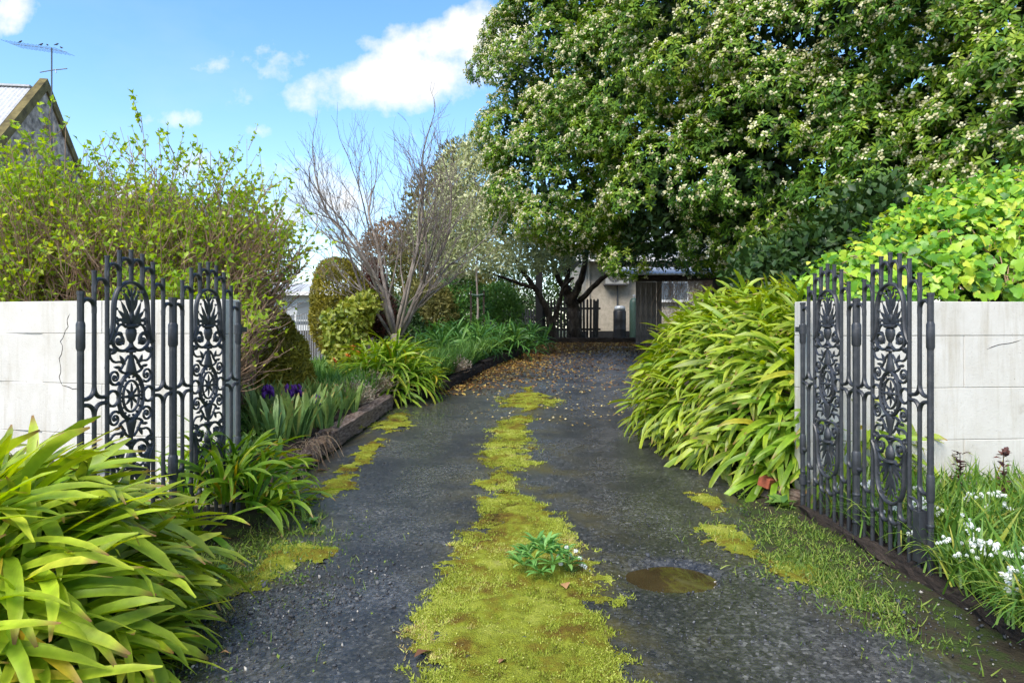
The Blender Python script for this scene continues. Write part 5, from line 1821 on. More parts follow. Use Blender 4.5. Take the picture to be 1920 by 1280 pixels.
def irises():
    r = np.random.default_rng(5)
    vars_ = []
    for i in range(10):
        V, Fc, mid, al = strap_arrays(1.0, r.uniform(.075, .11), radians(r.uniform(2, 34)), radians(r.uniform(0, 35)), r.normal(0, .3), 6, 2.0, r.normal(0, .08), .05)
        vars_.append(mesh_np('blade', V, Fc, M_IRIS, {'mid': mid * .4, 'along': al}))
    spots = [(505, 800, 'right behind the left gate post'), (545, 800, 'below the cone shaped conifer'), (590, 790, 'beside the straight sleeper, with blades leaning over'), (520, 850, 'nearest the crumbling sleeper end'),
             (610, 770, 'by the dry lavender, palest of the irises'), (570, 830, 'leaning on the crumbling sleeper'), (490, 760, 'at the back under the purple flowers'), (640, 745, 'farthest along the straight sleeper'),
             (475, 785, 'tucked against the left gate hinge post'), (530, 770, 'directly under the tallest purple bloom'), (560, 760, 'under the right pair of purple blooms'), (545, 835, 'in the front row by the crumbling sleeper'), (500, 835, 'front row beside the gate strap leaves'), (585, 765, 'behind the lowest purple bloom'), (600, 735, 'at the foot of the cone conifer, right side'), (600, 812, 'overhanging the join of two sleepers')]
    for (px, py, nm) in spots:
        d = float(np.interp(py, [740, 850], [8.6, 6.7])); x = (px - CX) / F * d
        z = gzf(d) + .19
        g = thing('iris_plant', 'grey green sword leaved iris ' + nm, 'iris', (x, d, z), 0, 'irises in the raised bed')
        for f in range(3):
            ox, oy = r.normal(0, .09, 2); fa = r.uniform(0, pi)
            for k in range(9):
                a = fa + (pi if k % 2 else 0) + r.normal(0, .25)
                o = link('blade', vars_[r.integers(10)], g, (ox + .03 * cos(a), oy + .03 * sin(a), -.02), (0, 0, a))
                o.scale = (r.uniform(.32, .52),) * 3
    # purple flowers on stalks
    pet = MB()
    for k in range(6):
        a = k * pi / 3
        up_ = k % 2 == 0
        pts = [(0, 0, 0), (.02 * cos(a), .02 * sin(a), .02), (.045 * cos(a), .045 * sin(a), .045 if up_ else .01), (.05 * cos(a) if not up_ else .02 * cos(a), .05 * sin(a) if not up_ else .02 * sin(a), .085 if up_ else -.04)]
        pet.tube(pts, [.006, .020, .028, .012], 6, flat=.3)
    pm = pet.mesh('petals', M_PURPLE, True)
    st = MB().tube([(0, 0, -.45), (.005, 0, -.2), (0, 0, 0)], [.006, .005, .005], 6).mesh('stalk', M_GRASS)
    for (px, py, d, nm) in ((503, 738, 7.4, 'leftmost, beside the gate'), (540, 737, 7.5, 'tallest, below the conifer'), (557, 737, 7.6, 'close right of the tallest bloom'), (592, 757, 7.4, 'rightmost and lowest')):
        p = at(px, py, d)
        f = thing('iris_flower', 'deep purple iris bloom, ' + nm, 'flower', p, r.uniform(0, 3), 'purple iris blooms')
        link('petals', pm, f, None, (r.normal(0, .2), r.normal(0, .2), 0), (1.15,) * 3)
        link('stalk', st, f)


irises()


def orange_flowers():
    m = MB()
    for k in range(6):
        a = k * pi / 3
        m.tube([(0, 0, 0), (.02 * cos(a), .02 * sin(a), .015), (.045 * cos(a), .045 * sin(a), .01)], [.004, .014, .003], 6, flat=.3)
    me = m.mesh('petals', M_ORANGEF, True)
    st = MB().tube([(0, 0, -.4), (.005, 0, -.2), (0, 0, 0)], [.005, .004, .004], 6).mesh('stalk', M_GRASS)
    for (px, py, lab) in ((662, 652, 'topmost orange flower below the yellow leaved shrub'), (672, 662, 'orange flower close to the rounded strap leaf clump'), (627, 677, 'lone orange flower left beside the metal fence'), (652, 668, 'lower orange flower under the yellow leaved shrub')):
        f = thing('orange_flower', lab, 'flower', at(px, py, 10.7), rng.uniform(0, 3), 'orange flowers')
        link('petals', me, f, None, (.9, rng.normal(0, .3), 0), (1.3,) * 3)
        link('stalk', st, f)


orange_flowers()
# grassy growth between the conifers and the sleepers
n = 9000
d_ = rng.uniform(8.6, 12.2, n); x_ = left_edge(d_) - .25 - 2.4 * rng.random(n)
V_, F_ = scatter(*BLADE2, np.stack([x_, d_, gz(d_) + .2], -1), unit(np.stack([rng.normal(0, .4, n), rng.normal(0, .4, n), np.ones(n)], -1)), rand_dir(n), rng.uniform(.15, .42, n), rng.uniform(1.2, 2.6, n))
tag(link('border_grass', mesh_np('border_grass', V_, F_, M_GRASS, {'tint': np.repeat(rng.random(n), 5)})), 'green sword grass between the conifers and the sleepers', 'grass', kind='stuff')


def lavender():
    for (px, py, d, nm) in ((655, 742, 9.0, 'dry grey brown lavender beside the straight sleeper'), (700, 728, 10.0, 'dry grey lavender touching the rounded strap leaf clump'), (845, 690, 12.6, 'dry grey lavender past the rounded strap leaf clump')):
        X = (px - CX) / F * d
        X = min(X, float(left_edge(d)) - .22)
        root = thing('dry_lavender', nm, 'shrub', (X, d, gzf(d) + .17), 0, 'dry lavender bushes')
        n = 420
        az = rng.uniform(0, 2 * pi, n); o = rng.random(n)
        t = np.linspace(0, 1, 5)
        P = np.stack([np.cos(az)[:, None] * (.05 + .34 * o[:, None] * t), np.sin(az)[:, None] * (.05 + .3 * o[:, None] * t), (rng.uniform(.12, .32, n) * (1.1 - .4 * o))[:, None] * t], -1) + np.cumsum(rng.normal(0, .012, (n, 5, 3)), 1)
        V, Fc = tubes(P, np.full((n, 5), .0028), 3)
        link('stems', mesh_np('stems', V, Fc, M_DRY, {'tint': np.repeat(rng.random(n), 15)}), root, kind='stuff')
        V, Fc = scatter(*LEAF, P[:, -1], unit(rand_dir(n) + np.array([0, 0, .8])), rand_dir(n), rng.uniform(.03, .06, n))
        link('tips', mesh_np('tips', V, Fc, M_DRY, {'tint': np.repeat(rng.random(n) * .7 + .3, 5)}), root, kind='stuff')


lavender()


def straw_on_sleeper():
    n = 90
    t = rng.random(n)
    p0, p1 = SP[0], SP[1]
    P0 = np.stack([p0.x - .06 + (p1.x - p0.x) * t + rng.normal(0, .05, n), p0.y + (p1.y - p0.y) * t, np.full(n, .2) + gz(p0.y + (p1.y - p0.y) * t)], -1)
    k = np.linspace(0, 1, 6)
    az = rng.normal(.5, 1.1, n)
    L = rng.uniform(.06, .24, n)
    P = P0[:, None, :] + np.stack([np.cos(az)[:, None] * L[:, None] * k, np.sin(az)[:, None] * L[:, None] * k * 1.3, .03 * np.sin(k * pi) - .24 * k ** 2 * np.clip(np.cos(az), 0, 1)[:, None]], -1)
    V, Fc = tubes(P, np.full((n, 6), .0028), 3)
    tag(link('straw', mesh_np('straw', V, Fc, M_DRY, {'tint': np.repeat(rng.random(n) * .6, 18)})), 'dry brown straw spilling over the crumbling sleeper', 'straw', kind='stuff')


straw_on_sleeper()


def onion_weed():
    """grassy clumps with nodding white bells"""
    fl = MB()
    for k in range(6):
        a = k * pi / 3
        c, s = cos(a), sin(a)
        fl.add([(0, 0, 0), (.010 * c - .006 * s, .010 * s + .006 * c, -.010), (.010 * c + .006 * s, .010 * s - .006 * c, -.010), (.016 * c - .004 * s, .016 * s + .004 * c, -.026), (.016 * c + .004 * s, .016 * s - .004 * c, -.026)],
               [(0, 1, 2), (1, 3, 4, 2)])
    fm = fl.mesh('bell', M_WHITEF, True)
    spots = [(1745, 1225, 3.0, 26, 8, 'nearest the camera by the gate foot'), (1850, 1190, 3.05, 26, 11, 'with the densest flowers at the lower right'), (1905, 1130, 3.3, 22, 8, 'at the right edge of the picture'), (1800, 1120, 3.5, 22, 9, 'just right of the gate bolt'),
             (1690, 1130, 3.75, 9, 4, 'growing through the near gate bars'), (1630, 1040, 4.3, 10, 5, 'growing through the middle of the right gate'), (1760, 1010, 4.4, 18, 6, 'behind the near gate post'), (1860, 1020, 4.4, 18, 7, 'in front of the wall, far right'),
             (1580, 985, 4.8, 8, 4, 'at the far end of the right gate'), (1900, 1240, 2.85, 30, 8, 'at the lower right corner'), (1790, 1270, 2.72, 30, 4, 'cut by the bottom edge of the picture')]
    for (px, py, d, nb, nf, nm) in spots:
        x = max((px - CX) / F * d, 2.40)
        g = thing('onion_weed', 'white belled onion weed ' + nm, 'wildflower', (x, d, .06), 0, 'onion weed with white bells along the right')
        n = nb * 5
        az = rng.uniform(0, 2 * pi, n)
        L = rng.uniform(.22, .46, n)
        t = np.linspace(0, 1, 7)
        o = rng.uniform(.3, 1, n)[:, None]
        c0 = rng.normal(0, .07, (n, 2))
        P = np.stack([c0[:, :1] + np.cos(az)[:, None] * L[:, None] * t * o, c0[:, 1:] + np.sin(az)[:, None] * L[:, None] * t * o, L[:, None] * (1.15 * t - .95 * o * t ** 2.4)], -1)
        w = .0055 * (1 - .85 * t ** 3)[None, :, None]
        side = np.stack([-np.sin(az), np.cos(az), np.zeros(n)], -1)[:, None, :]
        A, B = P - side * w, P + side * w
        V = np.stack([A, B], 2).reshape(n, -1, 3)
        idx = np.arange(n * 14).reshape(n, 7, 2)
        Fc = np.stack([idx[:, :-1, 0], idx[:, :-1, 1], idx[:, 1:, 1], idx[:, 1:, 0]], -1).reshape(-1, 4)
        link('blades', mesh_np('blades', V.reshape(-1, 3), Fc, M_ONION, {'tint': np.repeat(rng.random(n), 14)}), g, kind='stuff')
        for k in range(nf):
            a = rng.uniform(0, 2 * pi); h = rng.uniform(.15, .31); lean = rng.uniform(.02, .2)
            tip = np.array([cos(a) * lean, sin(a) * lean, h])
            MB().tube([(0, 0, 0), tuple(tip * np.array([.35, .35, .55])), tuple(tip)], .0028, 4).obj('stalk', M_ONION, g)
            for j in range(rng.integers(4, 8)):
                q = tip + rng.normal(0, .022, 3) * np.array([1, 1, .6]) + np.array([0, 0, -.004])
                ob = link('bell', fm, g, tuple(q), (rng.normal(0, .6), rng.normal(0, .6), rng.uniform(0, 6)))
                ob.scale = (rng.uniform(.6, .95),) * 3


onion_weed()


def centre_weed():
    p = foot(1018, 1078)
    g = thing('leafy_weed', 'bushy green weed growing in the middle of the mossy drive', 'weed', (p.x, p.y, p.z))
    V, Fc = LEAF
    long_ = mesh_np('leaf', np.array([(0, 0, 0), (-.11, .4, .05), (0, .4, .0), (.11, .4, .05), (-.09, .75, .0), (0, .75, -.05), (.09, .75, .0), (0, 1, -.18)]),
                    [(0, 2, 1), (0, 3, 2), (1, 2, 5), (1, 5, 4), (2, 3, 6), (2, 6, 5), (4, 5, 7), (5, 6, 7)], leaf_mat('weed_leaf_single', [(0, (.09, .24, .05)), (.6, (.18, .38, .09)), (1, (.28, .48, .13))], .5, .3, 'obj'))
    for k in range(16):
        a = k * 2.4; rr = .155 * sqrt((k + .3) / 16)
        c = np.array([rr * cos(a), rr * sin(a) * .8, .05 + .12 * (1 - (rr / .155) ** 2)])
        for j in range(11):
            az = j * 2.4 + rng.uniform(0, .6); el = rng.uniform(.0, 1.0)
            o = link('leaf', long_, g)
            d = Vector((cos(az) * cos(el) + c[0] * 3, sin(az) * cos(el) + c[1] * 3, sin(el) * .9 + .1)).normalized()
            X = d.cross(Vector((0, 0, 1))).normalized(); Z = X.cross(d)
            s = rng.uniform(.07, .115)
            o.matrix_basis = Matrix(((X.x, d.x, Z.x, c[0]), (X.y, d.y, Z.y, c[1]), (X.z, d.z, Z.z, c[2]), (0, 0, 0, 1))) @ Matrix.Scale(s, 4)
    q = foot(1068, 1078)
    h = thing('white_flowers', 'small white flower heads right of the bushy weed on the drive', 'wildflower', (q.x, q.y, q.z))
    fm = MB()
    for k in range(14):
        dd = rand_dir(1)[0]
        fm.ball(tuple(dd * np.array([.012, .012, .007])), .0055, .7, s=5, rings=3)
    me = fm.mesh('flower_head', M_WHITEF, True)
    for (px, py) in ((1063, 1025), (1080, 1032), (1090, 1058), (1070, 1040), (1048, 1043), (1098, 1062), (1058, 1035), (1052, 1056), (1088, 1046)):
        a = at(px, py, q.y + rng.normal(0, .03)) - q
        link('flower_head', me, h, a, (rng.normal(0, .4), rng.normal(0, .4), 0))
        MB().tube([(rng.normal(0, .01), 0, 0), tuple(Vector(a) * .6 + Vector((0, 0, .01))), tuple(a)], .002, 4).obj('stalk', M_GRASS, h)


centre_weed()


def small_weeds():
    # broad weeds at the edges, reddish ones by the wall
    def rosette(label, p, n, s, mat, h=.0, cat='weed'):
        g = thing('small_weed', label, cat, tuple(p), 0, 'small weeds')
        az = rng.uniform(0, 2 * pi, n)
        k = rng.random(n)
        pos = np.stack([np.zeros(n), np.zeros(n), k * h], -1) + rng.normal(0, .012, (n, 3)) * np.array([1, 1, 0])
        ax = unit(np.stack([np.cos(az), np.sin(az), rng.uniform(.1, .9, n)], -1))
        V, Fc = scatter(*BROAD, pos, ax, np.tile(np.array([[0, 0, 1.]]), (n, 1)) + rand_dir(n) * .2, rng.uniform(.6, 1, n) * s)
        link('leaves', mesh_np('leaves', V, Fc, mat, {'tint': np.repeat(rng.random(n), 5)}), g)
        if h > .02:
            MB().tube([(0, 0, -.01), (.004, 0, h * .5), (0, .003, h)], .003, 5).obj('stalk', mat, g)
    rosette('leafy weed at the foot of the left gate bars', foot(335, 1060), 22, .09, M_WEED, .12)
    rosette('flat rosette weed on the verge left of the wheel track', foot(405, 1075), 12, .09, M_WEED)
    rosette('broad weed under the gate end of the strap leaf bank', Vector((2.1, 5.3, .0)), 16, .14, M_WEED, .05)
    rosette('pale seeding weed on bare soil before the strap leaf bank', foot(1395, 965), 30, .04, M_GRASSY, .18)
    rosette('green weed at the end of the left verge', foot(585, 985), 18, .07, M_WEED, .04)
    rosette('lime weed against the timber sleeper', foot(672, 808), 10, .08, M_YELLOW, .05)
    rosette('small green weed beside the timber sleeper end', foot(585, 872), 8, .05, M_WEED, .02)
    for i, (x, d, lab) in enumerate(((3.25, 4.95, 'dark red stemmed weed before the white wall'), (3.42, 4.75, 'taller dark red weed right of the small wall pipe'), (3.75, 4.9, 'red weed at the right picture edge below wall'))):
        rosette(lab, Vector((x, d, .08)), 46, .075, M_REDWEED, .42 + .06 * i)
    pp = at(1798, 908, 5.44)
    g = thing('drain_pipe', 'short drain pipe stub poking from the right wall', 'pipe', (pp.x, 5.47, pp.z))
    MB().tube([(0, .06, 0), (0, -.04, -.006)], .03, 12).obj('pipe', M_CREAM, g, smooth=True)
    MB().tube([(0, -.03, -.0055), (0, -.0405, -.0062)], .022, 12).obj('bore', M_BLACKP, g)


small_weeds()


# ------------------------------------------------------------------ pickets and far fences
def picket(w, h, t, pointed=True):
    mb = MB()
    p = w * .7 if pointed else .0
    prof = [(-w / 2, 0), (w / 2, 0), (w / 2, h - p), (0, h), (-w / 2, h - p)]
    V = [(u, -t / 2, z) for u, z in prof] + [(u, t / 2, z) for u, z in prof]
    n = len(prof)
    return mb.add(V, [tuple(range(n)), tuple(range(2 * n - 1, n - 1, -1))] + [(i, n + i, n + (i + 1) % n, (i + 1) % n) for i in range(n)])


def fence(name, label, a, b, h, w, gap, mat, rails, post_every, cat='fence', post_w=.1, pointed=True, posts_h=None):
    a = Vector(a); b = Vector(b); d = b - a; L = sqrt(d.x ** 2 + d.y ** 2)
    g = thing(name, label, cat, a, math.atan2(d.y, d.x))
    me = picket(w, h, .02, pointed).mesh('picket', mat)
    n = int(L / (w + gap))
    for i in range(n):
        link('picket', me, g, ((i + .5) * (w + gap), -.03, .05 + d.z * i / n + rng.normal(0, .004)), (0, rng.normal(0, .008), 0))
    for z in rails:
        MB().box(0, L, -.017, .03, z, z + .07).obj('rail', mat, g)
    for k in range(int(L / post_every) + 1):
        hh = posts_h or h * .98
        MB().box(k * post_every - post_w / 2, k * post_every + post_w / 2, -.045, -.045 + post_w, 0, hh).obj('post', mat, g)
    return g


zf_ = gzf(22.9) + .02
fence('picket_fence', 'black picket fence behind the dark forked trunk', (at(1018, 0, 22.9).x, 22.9, zf_), (at(1126, 0, 22.9).x, 22.9, zf_), 1.32, .07, .04, M_DARKPAINT, (.3, 1.0), 1.8)
fence('picket_fence', 'lower black picket fence beyond the strap leaves', (at(900, 0, 24.5).x, 24.5, zf_ - .02), (at(1010, 0, 23.2).x, 23.2, zf_ - .02), 1.0, .06, .05, M_DARKPAINT, (.25, .75), 1.6)
zf_ = gzf(13.6) + .12
fence('metal_fence', 'pale grey metal picket fence between the two conifers', (at(548, 0, 13.6).x, 13.6, zf_), (at(612, 0, 13.9).x, 13.9, zf_), 1.05, .018, .028, M_GALV, (.12, .88), .5, post_w=.05, pointed=False, posts_h=1.08)
pp = at(1012, 560, 22.0)
g = thing('verandah_post', 'tall square dark post behind the slender forked trunk', 'post', (pp.x, 22.6, gzf(22.6)))
MB().box(-.11, .11, -.11, .11, 0, 2.9).obj('shaft', M_DARKPAINT, g)
MB().box(-.15, .15, -.15, .15, 0, .16).obj('base', M_DARKPAINT, g)


def staked_tree():
    b = Vector(((895 - CX) / F * 18.2, 18.2, gzf(18.2) + .2))
    g = thing('staked_sapling', 'young staked tree with green tie in the raised bed', 'tree', b)
    MB().tube([(0, 0, 0), (.02, 0, 1.0), (-.02, 0, 1.9), (.0, 0, 2.4)], [.035, .032, .028, .02], 8).obj('trunk', M_GREYBARK, g, smooth=True)
    for s in (-1, 1):
        MB().box(s * .17 - .025, s * .17 + .025, -.025, .025, 0, 1.45).obj('stake', M_DTIMBER, g)
    MB().tube([(-.17, -.04, 1.36), (0, -.05, 1.33), (.17, -.04, 1.36)], .022, 6).obj('tie', M_GREENTANK, g)


staked_tree()


# ------------------------------------------------------------------ house at the end of the drive
def house():
    D = 25.0
    zg = gzf(D)
    x0 = at(1098, 0, D).x; x1 = at(1420, 0, D).x
    g = thing('house', 'cream rendered house at the end of the drive', 'house', (x0, D, zg))
    Wd = x1 - x0
    MB().box(0, Wd, 0, 7, -.3, 2.9).obj('wall', M_CREAM, g)
    MB().box(-.03, Wd + .03, -.03, .0, -.2, .25).obj('plinth', M_DARKPAINT, g)
    r = MB()
    r.add([(-.5, -.6, 2.82), (Wd + .5, -.6, 2.82), (Wd + .5, 3.5, 4.4), (-.5, 3.5, 4.4), (-.5, 7.6, 2.82), (Wd + .5, 7.6, 2.82), (-.5, -.6, 2.9), (Wd + .5, -.6, 2.9), (Wd + .5, 3.5, 4.48), (-.5, 3.5, 4.48), (-.5, 7.6, 2.9), (Wd + .5, 7.6, 2.9)],
          [(0, 1, 2, 3), (3, 2, 5, 4), (6, 9, 8, 7), (9, 10, 11, 8), (0, 6, 7, 1), (4, 5, 11, 10), (0, 3, 9, 6), (3, 4, 10, 9), (1, 7, 8, 2), (2, 8, 11, 5)])
    r.obj('roof', M_ROOF, g)
    MB().box(-.5, Wd + .5, -.66, -.6, 2.74, 2.92).obj('fascia', M_WHITE, g)
    # downpipe and corner trim
    MB().tube([(.12, -.05, 0), (.12, -.05, 2.8)], .04, 8).obj('downpipe', M_CREAM, g)
    ww0, ww1 = at(1236, 0, D).x - x0, at(1290, 0, D).x - x0
    win = MB().box(ww0, ww1, -.06, .0, 1.35, 2.05).obj('window', M_WHITE, g)
    n = 2
    for k in range(n):
        a = ww0 + .05 + k * (ww1 - ww0 - .05) / n
        MB().box(a, a + (ww1 - ww0 - .05) / n - .05, -.075, -.05, 1.40, 2.0).obj('pane', M_GLASS, win)
    MB().box(ww0 - .05, ww1 + .05, -.12, 0, 1.29, 1.345).obj('sill', M_WHITE, win)
    # air conditioner on brackets
    p = at(1156, 518, D - .2)
    a = thing('air_conditioner', 'white outdoor air conditioner high on the cream wall', 'air conditioner', (p.x, D - .36, p.z - .28))
    MB().box(-.42, .42, 0, .30, 0, .56).obj('casing', M_ACW, a)
    mb = MB()
    for rr in (.07, .12, .17, .22):
        mb.tube([(-.1 + rr * cos(2 * pi * i / 24), -.012, .28 + rr * sin(2 * pi * i / 24)) for i in range(24)], .006, 5, True)
    mb.tube([(-.33, -.012, .28), (.13, -.012, .28)], .006, 5); mb.tube([(-.1, -.012, .05), (-.1, -.012, .51)], .006, 5)
    gr = mb.obj('grille', M_ACW, a)
    MB().tube([(-.1, -.006, .28), (-.1, .002, .28)], .235, 28).obj('fan_opening', M_ACD, gr)
    # three-lozenge badge
    mb = MB()
    for an in (90, 210, 330):
        c, s = cos(radians(an)), sin(radians(an))
        l, w = .045, .017
        mb.add([(.31, -.004, .45), (.31 + c * l / 2 - s * w, -.004, .45 + s * l / 2 + c * w), (.31 + c * l, -.004, .45 + s * l), (.31 + c * l / 2 + s * w, -.004, .45 + s * l / 2 - c * w)], [(0, 1, 2, 3)])
    mb.obj('badge', M_RED, a)
    MB().box(-.45, .45, -.02, .36, -.045, -.005).obj('bracket', M_ACD, a)
    MB().tube([(.05, .30, -.05), (.05, .30, -.9), (.02, .30, -1.5)], .03, 8).obj('conduit', M_ACD, a)
    # black drum and gas cylinder
    p = at(1161, 628, 24.3)
    t = thing('water_drum', 'black ribbed drum with grey lid against the cream wall', 'drum', (p.x, 24.2, gzf(24.2)))
    MB().lathe([(.22, 0), (.225, .04), (.225, .3), (.232, .33), (.225, .36), (.225, .64), (.232, .67), (.225, .7), (.225, .96), (.20, 1.0)], 24).obj('barrel', M_BLACKP, t, smooth=True)
    MB().lathe([(.20, 1.0), (.20, 1.10), (.17, 1.15), (.05, 1.17)], 20).obj('lid', M_GALV, t, smooth=True)
    p = at(1189, 628, 24.3)
    t = thing('gas_cylinder', 'tall green grey gas cylinder beside the black drum', 'gas cylinder', (p.x, 24.3, gzf(24.3)))
    MB().lathe([(.16, 0), (.17, .05), (.17, 1.25), (.15, 1.36), (.09, 1.43), (.03, 1.45)], 20).obj('tank', M_GREENTANK, t, smooth=True)
    MB().lathe([(.03, 1.44), (.03, 1.5), (.05, 1.5), (.05, 1.55), (.02, 1.56)], 10).obj('valve', M_GALV, t)
    # lean-to of grey boards with a dark beam, wire netting and a dead vine
    D2 = 20.6
    zg2 = gzf(D2)
    xa, xb = at(1192, 0, D2).x, at(1372, 0, D2).x
    s = thing('timber_lean_to', 'open lean-to of grey upright boards with a dark beam', 'shed', (xa, D2, zg2))
    nb = 5
    bw = (at(1241, 0, D2).x - xa) / nb
    bme = MB().box(0, bw - .008, -.012, .012, -.2, 1.92).mesh('board', M_GREYWOOD)
    for k in range(nb):
        link('board', bme, s, (k * bw, rng.normal(0, .006), rng.normal(0, .01)))
    W2 = xb - xa
    MB().box(-.1, W2 + .1, -.06, .06, 1.93, 2.12).obj('beam', M_DTIMBER, s)
    MB().box(W2 - .06, W2 + .06, -.061, .061, -.2, 1.925).obj('post', M_GREYWOOD, s)
    m = MB()
    nc = 60
    V = []; Fc = []
    for i in range(nc + 1):
        u = -.3 + (W2 + .8) * i / nc
        w = .02 * sin(i * pi / 1.0 * .5 * 2)
        w = .015 * (1 if i % 2 else -1)
        V += [(u, -.45, 2.135 + w), (u, 2.2, 2.55 + w)]
    for i in range(nc):
        Fc.append((2 * i, 2 * i + 2, 2 * i + 3, 2 * i + 1))
    m.add(V, Fc)
    o = m.obj('roof', M_ROOF, s)
    sm = o.modifiers.new('thickness', 'SOLIDIFY'); sm.thickness = .006
    xm0 = at(1242, 0, D2).x - xa
    mb = MB()
    for k in range(22):
        u = xm0 + .03 + k * .065
        mb.tube([(u, 0, .2), (u, 0, 1.9)], .004, 3)
    for k in range(16):
        mb.tube([(xm0, .004, .3 + k * .1), (xm0 + 1.45, .004, .3 + k * .1)], .004, 3)
    mb.obj('wire_netting', M_GALV, s)
    v = thing('dead_vine', 'tangle of dead brown vine hanging on the lean-to netting', 'vine', (xa + xm0, D2 - .08, zg2))
    n = 240
    t = np.linspace(0, 1, 7)
    x0v = np.where(rng.random(n) < .5, rng.uniform(1.15, 1.7, n), rng.uniform(.0, 1.7, n))
    P = np.stack([x0v[:, None] + np.cumsum(rng.normal(0, .07, (n, 7)), 1), np.cumsum(rng.normal(0, .03, (n, 7)), 1) - .05, 1.95 - rng.uniform(.2, 1.3, n)[:, None] * t], -1)
    V, Fc = tubes(P, np.full((n, 7), .006), 3)
    link('stems', mesh_np('stems', V, Fc, M_CANE), v, kind='stuff')


house()


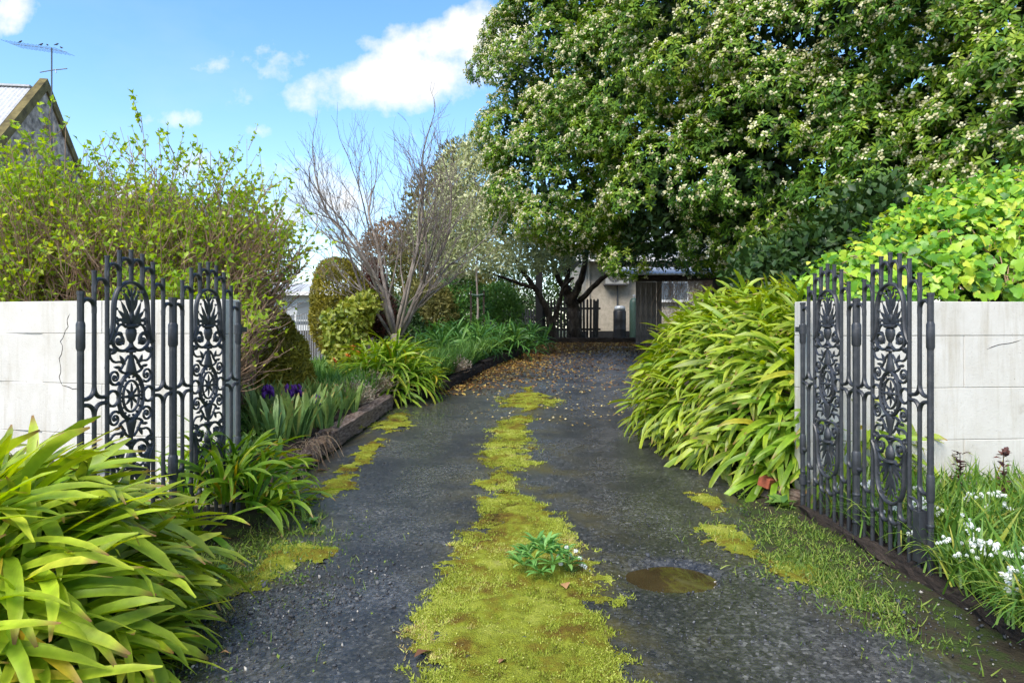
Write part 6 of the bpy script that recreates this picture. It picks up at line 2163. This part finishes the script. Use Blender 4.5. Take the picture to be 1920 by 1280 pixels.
def left_buildings():
    # stone chapel with a coped gable
    XG, DA = -17.77, 26.0
    apex = EYE + 447 * DA / F
    hw, slope = 4.4, 1.02
    ez = apex - hw * slope
    g = thing('stone_building', 'old stone building with coped gable and iron roof behind left shrubs', 'building', (XG, DA, 0), radians(8))
    mb = MB()
    prof = [(-hw, -.5), (hw, -.5), (hw, ez), (0, apex), (-hw, ez)]
    n = 5
    V = [(0, y, z) for y, z in prof] + [(-.45, y, z) for y, z in prof]
    mb.add(V, [tuple(range(n)), tuple(range(2 * n - 1, n - 1, -1))] + [(i, n + i, n + (i + 1) % n, (i + 1) % n) for i in range(n)])
    mb.obj('gable_wall', M_STONE, g)
    cp = MB()
    for s in (-1, 1):
        a = (0, apex + .42); b_ = (s * (hw + .25), apex + .42 - (hw + .25) * slope)
        th = .46
        cp.add([(.08, a[0], a[1]), (.08, b_[0], b_[1]), (.08, b_[0], b_[1] - th), (.08, a[0], a[1] - th), (-.20, a[0], a[1]), (-.20, b_[0], b_[1]), (-.20, b_[0], b_[1] - th), (-.20, a[0], a[1] - th)],
               [(0, 1, 2, 3), (7, 6, 5, 4), (0, 4, 5, 1), (3, 2, 6, 7), (1, 5, 6, 2)])
    cp.obj('coping', M_LICHEN, g)
    MB().box(-14, -.46, -hw + .1, hw - .1, -.5, ez).obj('side_wall', M_PINKSTONE, g)
    # corrugated roof, each corrugation modelled
    V = []; Fc = []
    nc = 180
    for i in range(nc + 1):
        x = -14 + 13.5 * i / nc; w = .02 * (1 if i % 2 else -1)
        V += [(x, -hw - .3, ez - .3 * slope + .06 + w), (x, 0, apex + .06 + w), (x, hw + .3, ez - .3 * slope + .06 + w)]
    for i in range(nc):
        a = 3 * i
        Fc += [(a, a + 3, a + 4, a + 1), (a + 1, a + 4, a + 5, a + 2)]
    MB().add(V, Fc).obj('roof', M_ROOF, g)
    MB().box(-14, -.5, -.12, .12, apex + .05, apex + .12).obj('ridge_cap', M_ROOF, g)
    # louvred vent in the gable
    v = MB().box(.0, .04, -.32, .32, apex - 4.5, apex - 3.3).obj('vent', M_BRICK, g)
    for k in range(7):
        MB().box(.04, .08, -.3, .3, apex - 4.42 + k * .155, apex - 4.36 + k * .155).obj('slat', M_TIMBER, v)
    MB().box(.0, .12, -.12, .12, apex - 1.55, apex - 1.4).obj('bracket', M_TIMBER, g)
    # low wing
    w = thing('stone_wing', 'low iron roofed stone wing half hidden by the shrub tops', 'building', (-15.6, 27.5, 0))
    MB().box(-2.0, 1.2, -1.5, 3, -.5, 6.3).obj('wall', M_STONE, w)
    MB().add([(-2.3, -1.8, 6.25), (1.5, -1.8, 6.25), (1.5, .8, 7.4), (-2.3, .8, 7.4), (-2.3, 3.3, 6.25), (1.5, 3.3, 6.25)], [(0, 1, 2, 3), (3, 2, 5, 4), (0, 3, 4), (1, 5, 2)]).obj('roof', M_ROOF, w)
    # aerial
    mx = at(97, 0, 25.2)
    zt = EYE + (HY - 90) * 25.2 / F
    a = thing('tv_aerial', 'thin television aerial rising in front of the stone gable', 'aerial', (mx.x, 25.2, 0))
    MB().tube([(0, 0, 2), (0, 0, zt)], .024, 6).obj('mast', M_ACD, a)
    s = 25.2 / F
    def q(px, py):
        return ((px - 97) * s, 0, EYE + (HY - py) * s)
    bm_ = MB().tube([q(22, 83), q(70, 88), q(126, 98)], .007, 5).obj('boom', M_ACD, a)
    for px in range(24, 126, 8):
        y = 83 + (px - 22) * .145
        c = q(px, y)
        MB().tube([(c[0] - .1, -.45, c[2] - .02), (c[0] + .1, .45, c[2] + .02)], .006, 4).obj('element', M_ACD, bm_)
    b2 = MB().tube([q(75, 136), q(97, 132), q(126, 129)], .018, 5).obj('lower_boom', M_ACD, a)
    MB().tube([q(104, 130), q(105, 137)], .02, 5).obj('clamp', M_GALV, b2)
    # birds perched on the boom
    bird = MB()
    bird.tube([(-.17, 0, -.03), (-.09, 0, .0), (0, 0, .035), (.06, 0, .07), (.10, 0, .095), (.14, 0, .09)], [.012, .03, .055, .045, .034, .006], 8)
    bird.tube([(.01, 0, -.01), (.01, 0, -.06)], .006, 4)
    bm2 = bird.mesh('bird', M_BLACKP, True)
    for (px, py, lab, rz) in ((38, 81, 'small dark bird perched at the left end of the aerial', 0), (77, 86, 'small dark bird left of the aerial mast', .3), (89, 87, 'small dark bird right beside the mast, left side', 2.6), (106, 86, 'uppermost dark bird right of the aerial mast', .2), (115, 92, 'lowest dark bird near the right end of aerial', 2.8)):
        c = q(px, py)
        tag(link('bird', bm2, None, (mx.x + c[0], 25.2, c[2] + .03), (0, 0, rz), (.55,) * 3), lab, 'bird', 'birds on the aerial')
    # white cottage beyond the metal fence
    c0 = at(570, 600, 34)
    w = thing('white_cottage', 'white cottage seen past the pale metal fence', 'house', (c0.x, 34, gzf(34)))
    MB().box(-6, 1.6, 0, 6, -.3, 2.1).obj('wall', M_WHITE, w)
    MB().add([(-6.4, -.5, 2.1), (2.0, -.5, 2.1), (2.0, 3, 2.75), (-6.4, 3, 2.75), (-6.4, 6.5, 2.1), (2.0, 6.5, 2.1)], [(0, 1, 2, 3), (3, 2, 5, 4), (0, 3, 4), (1, 5, 2)]).obj('roof', M_ROOF, w)
    MB().box(-6.4, 2.0, -.56, -.5, 1.95, 2.13).obj('fascia', M_WHITE, w)
    win = MB().box(-.4, .8, -.05, 0, .7, 1.7).obj('window', M_WHITE, w)
    MB().box(-.32, .72, -.07, -.05, .78, 1.62).obj('pane', M_GLASS, win)


left_buildings()
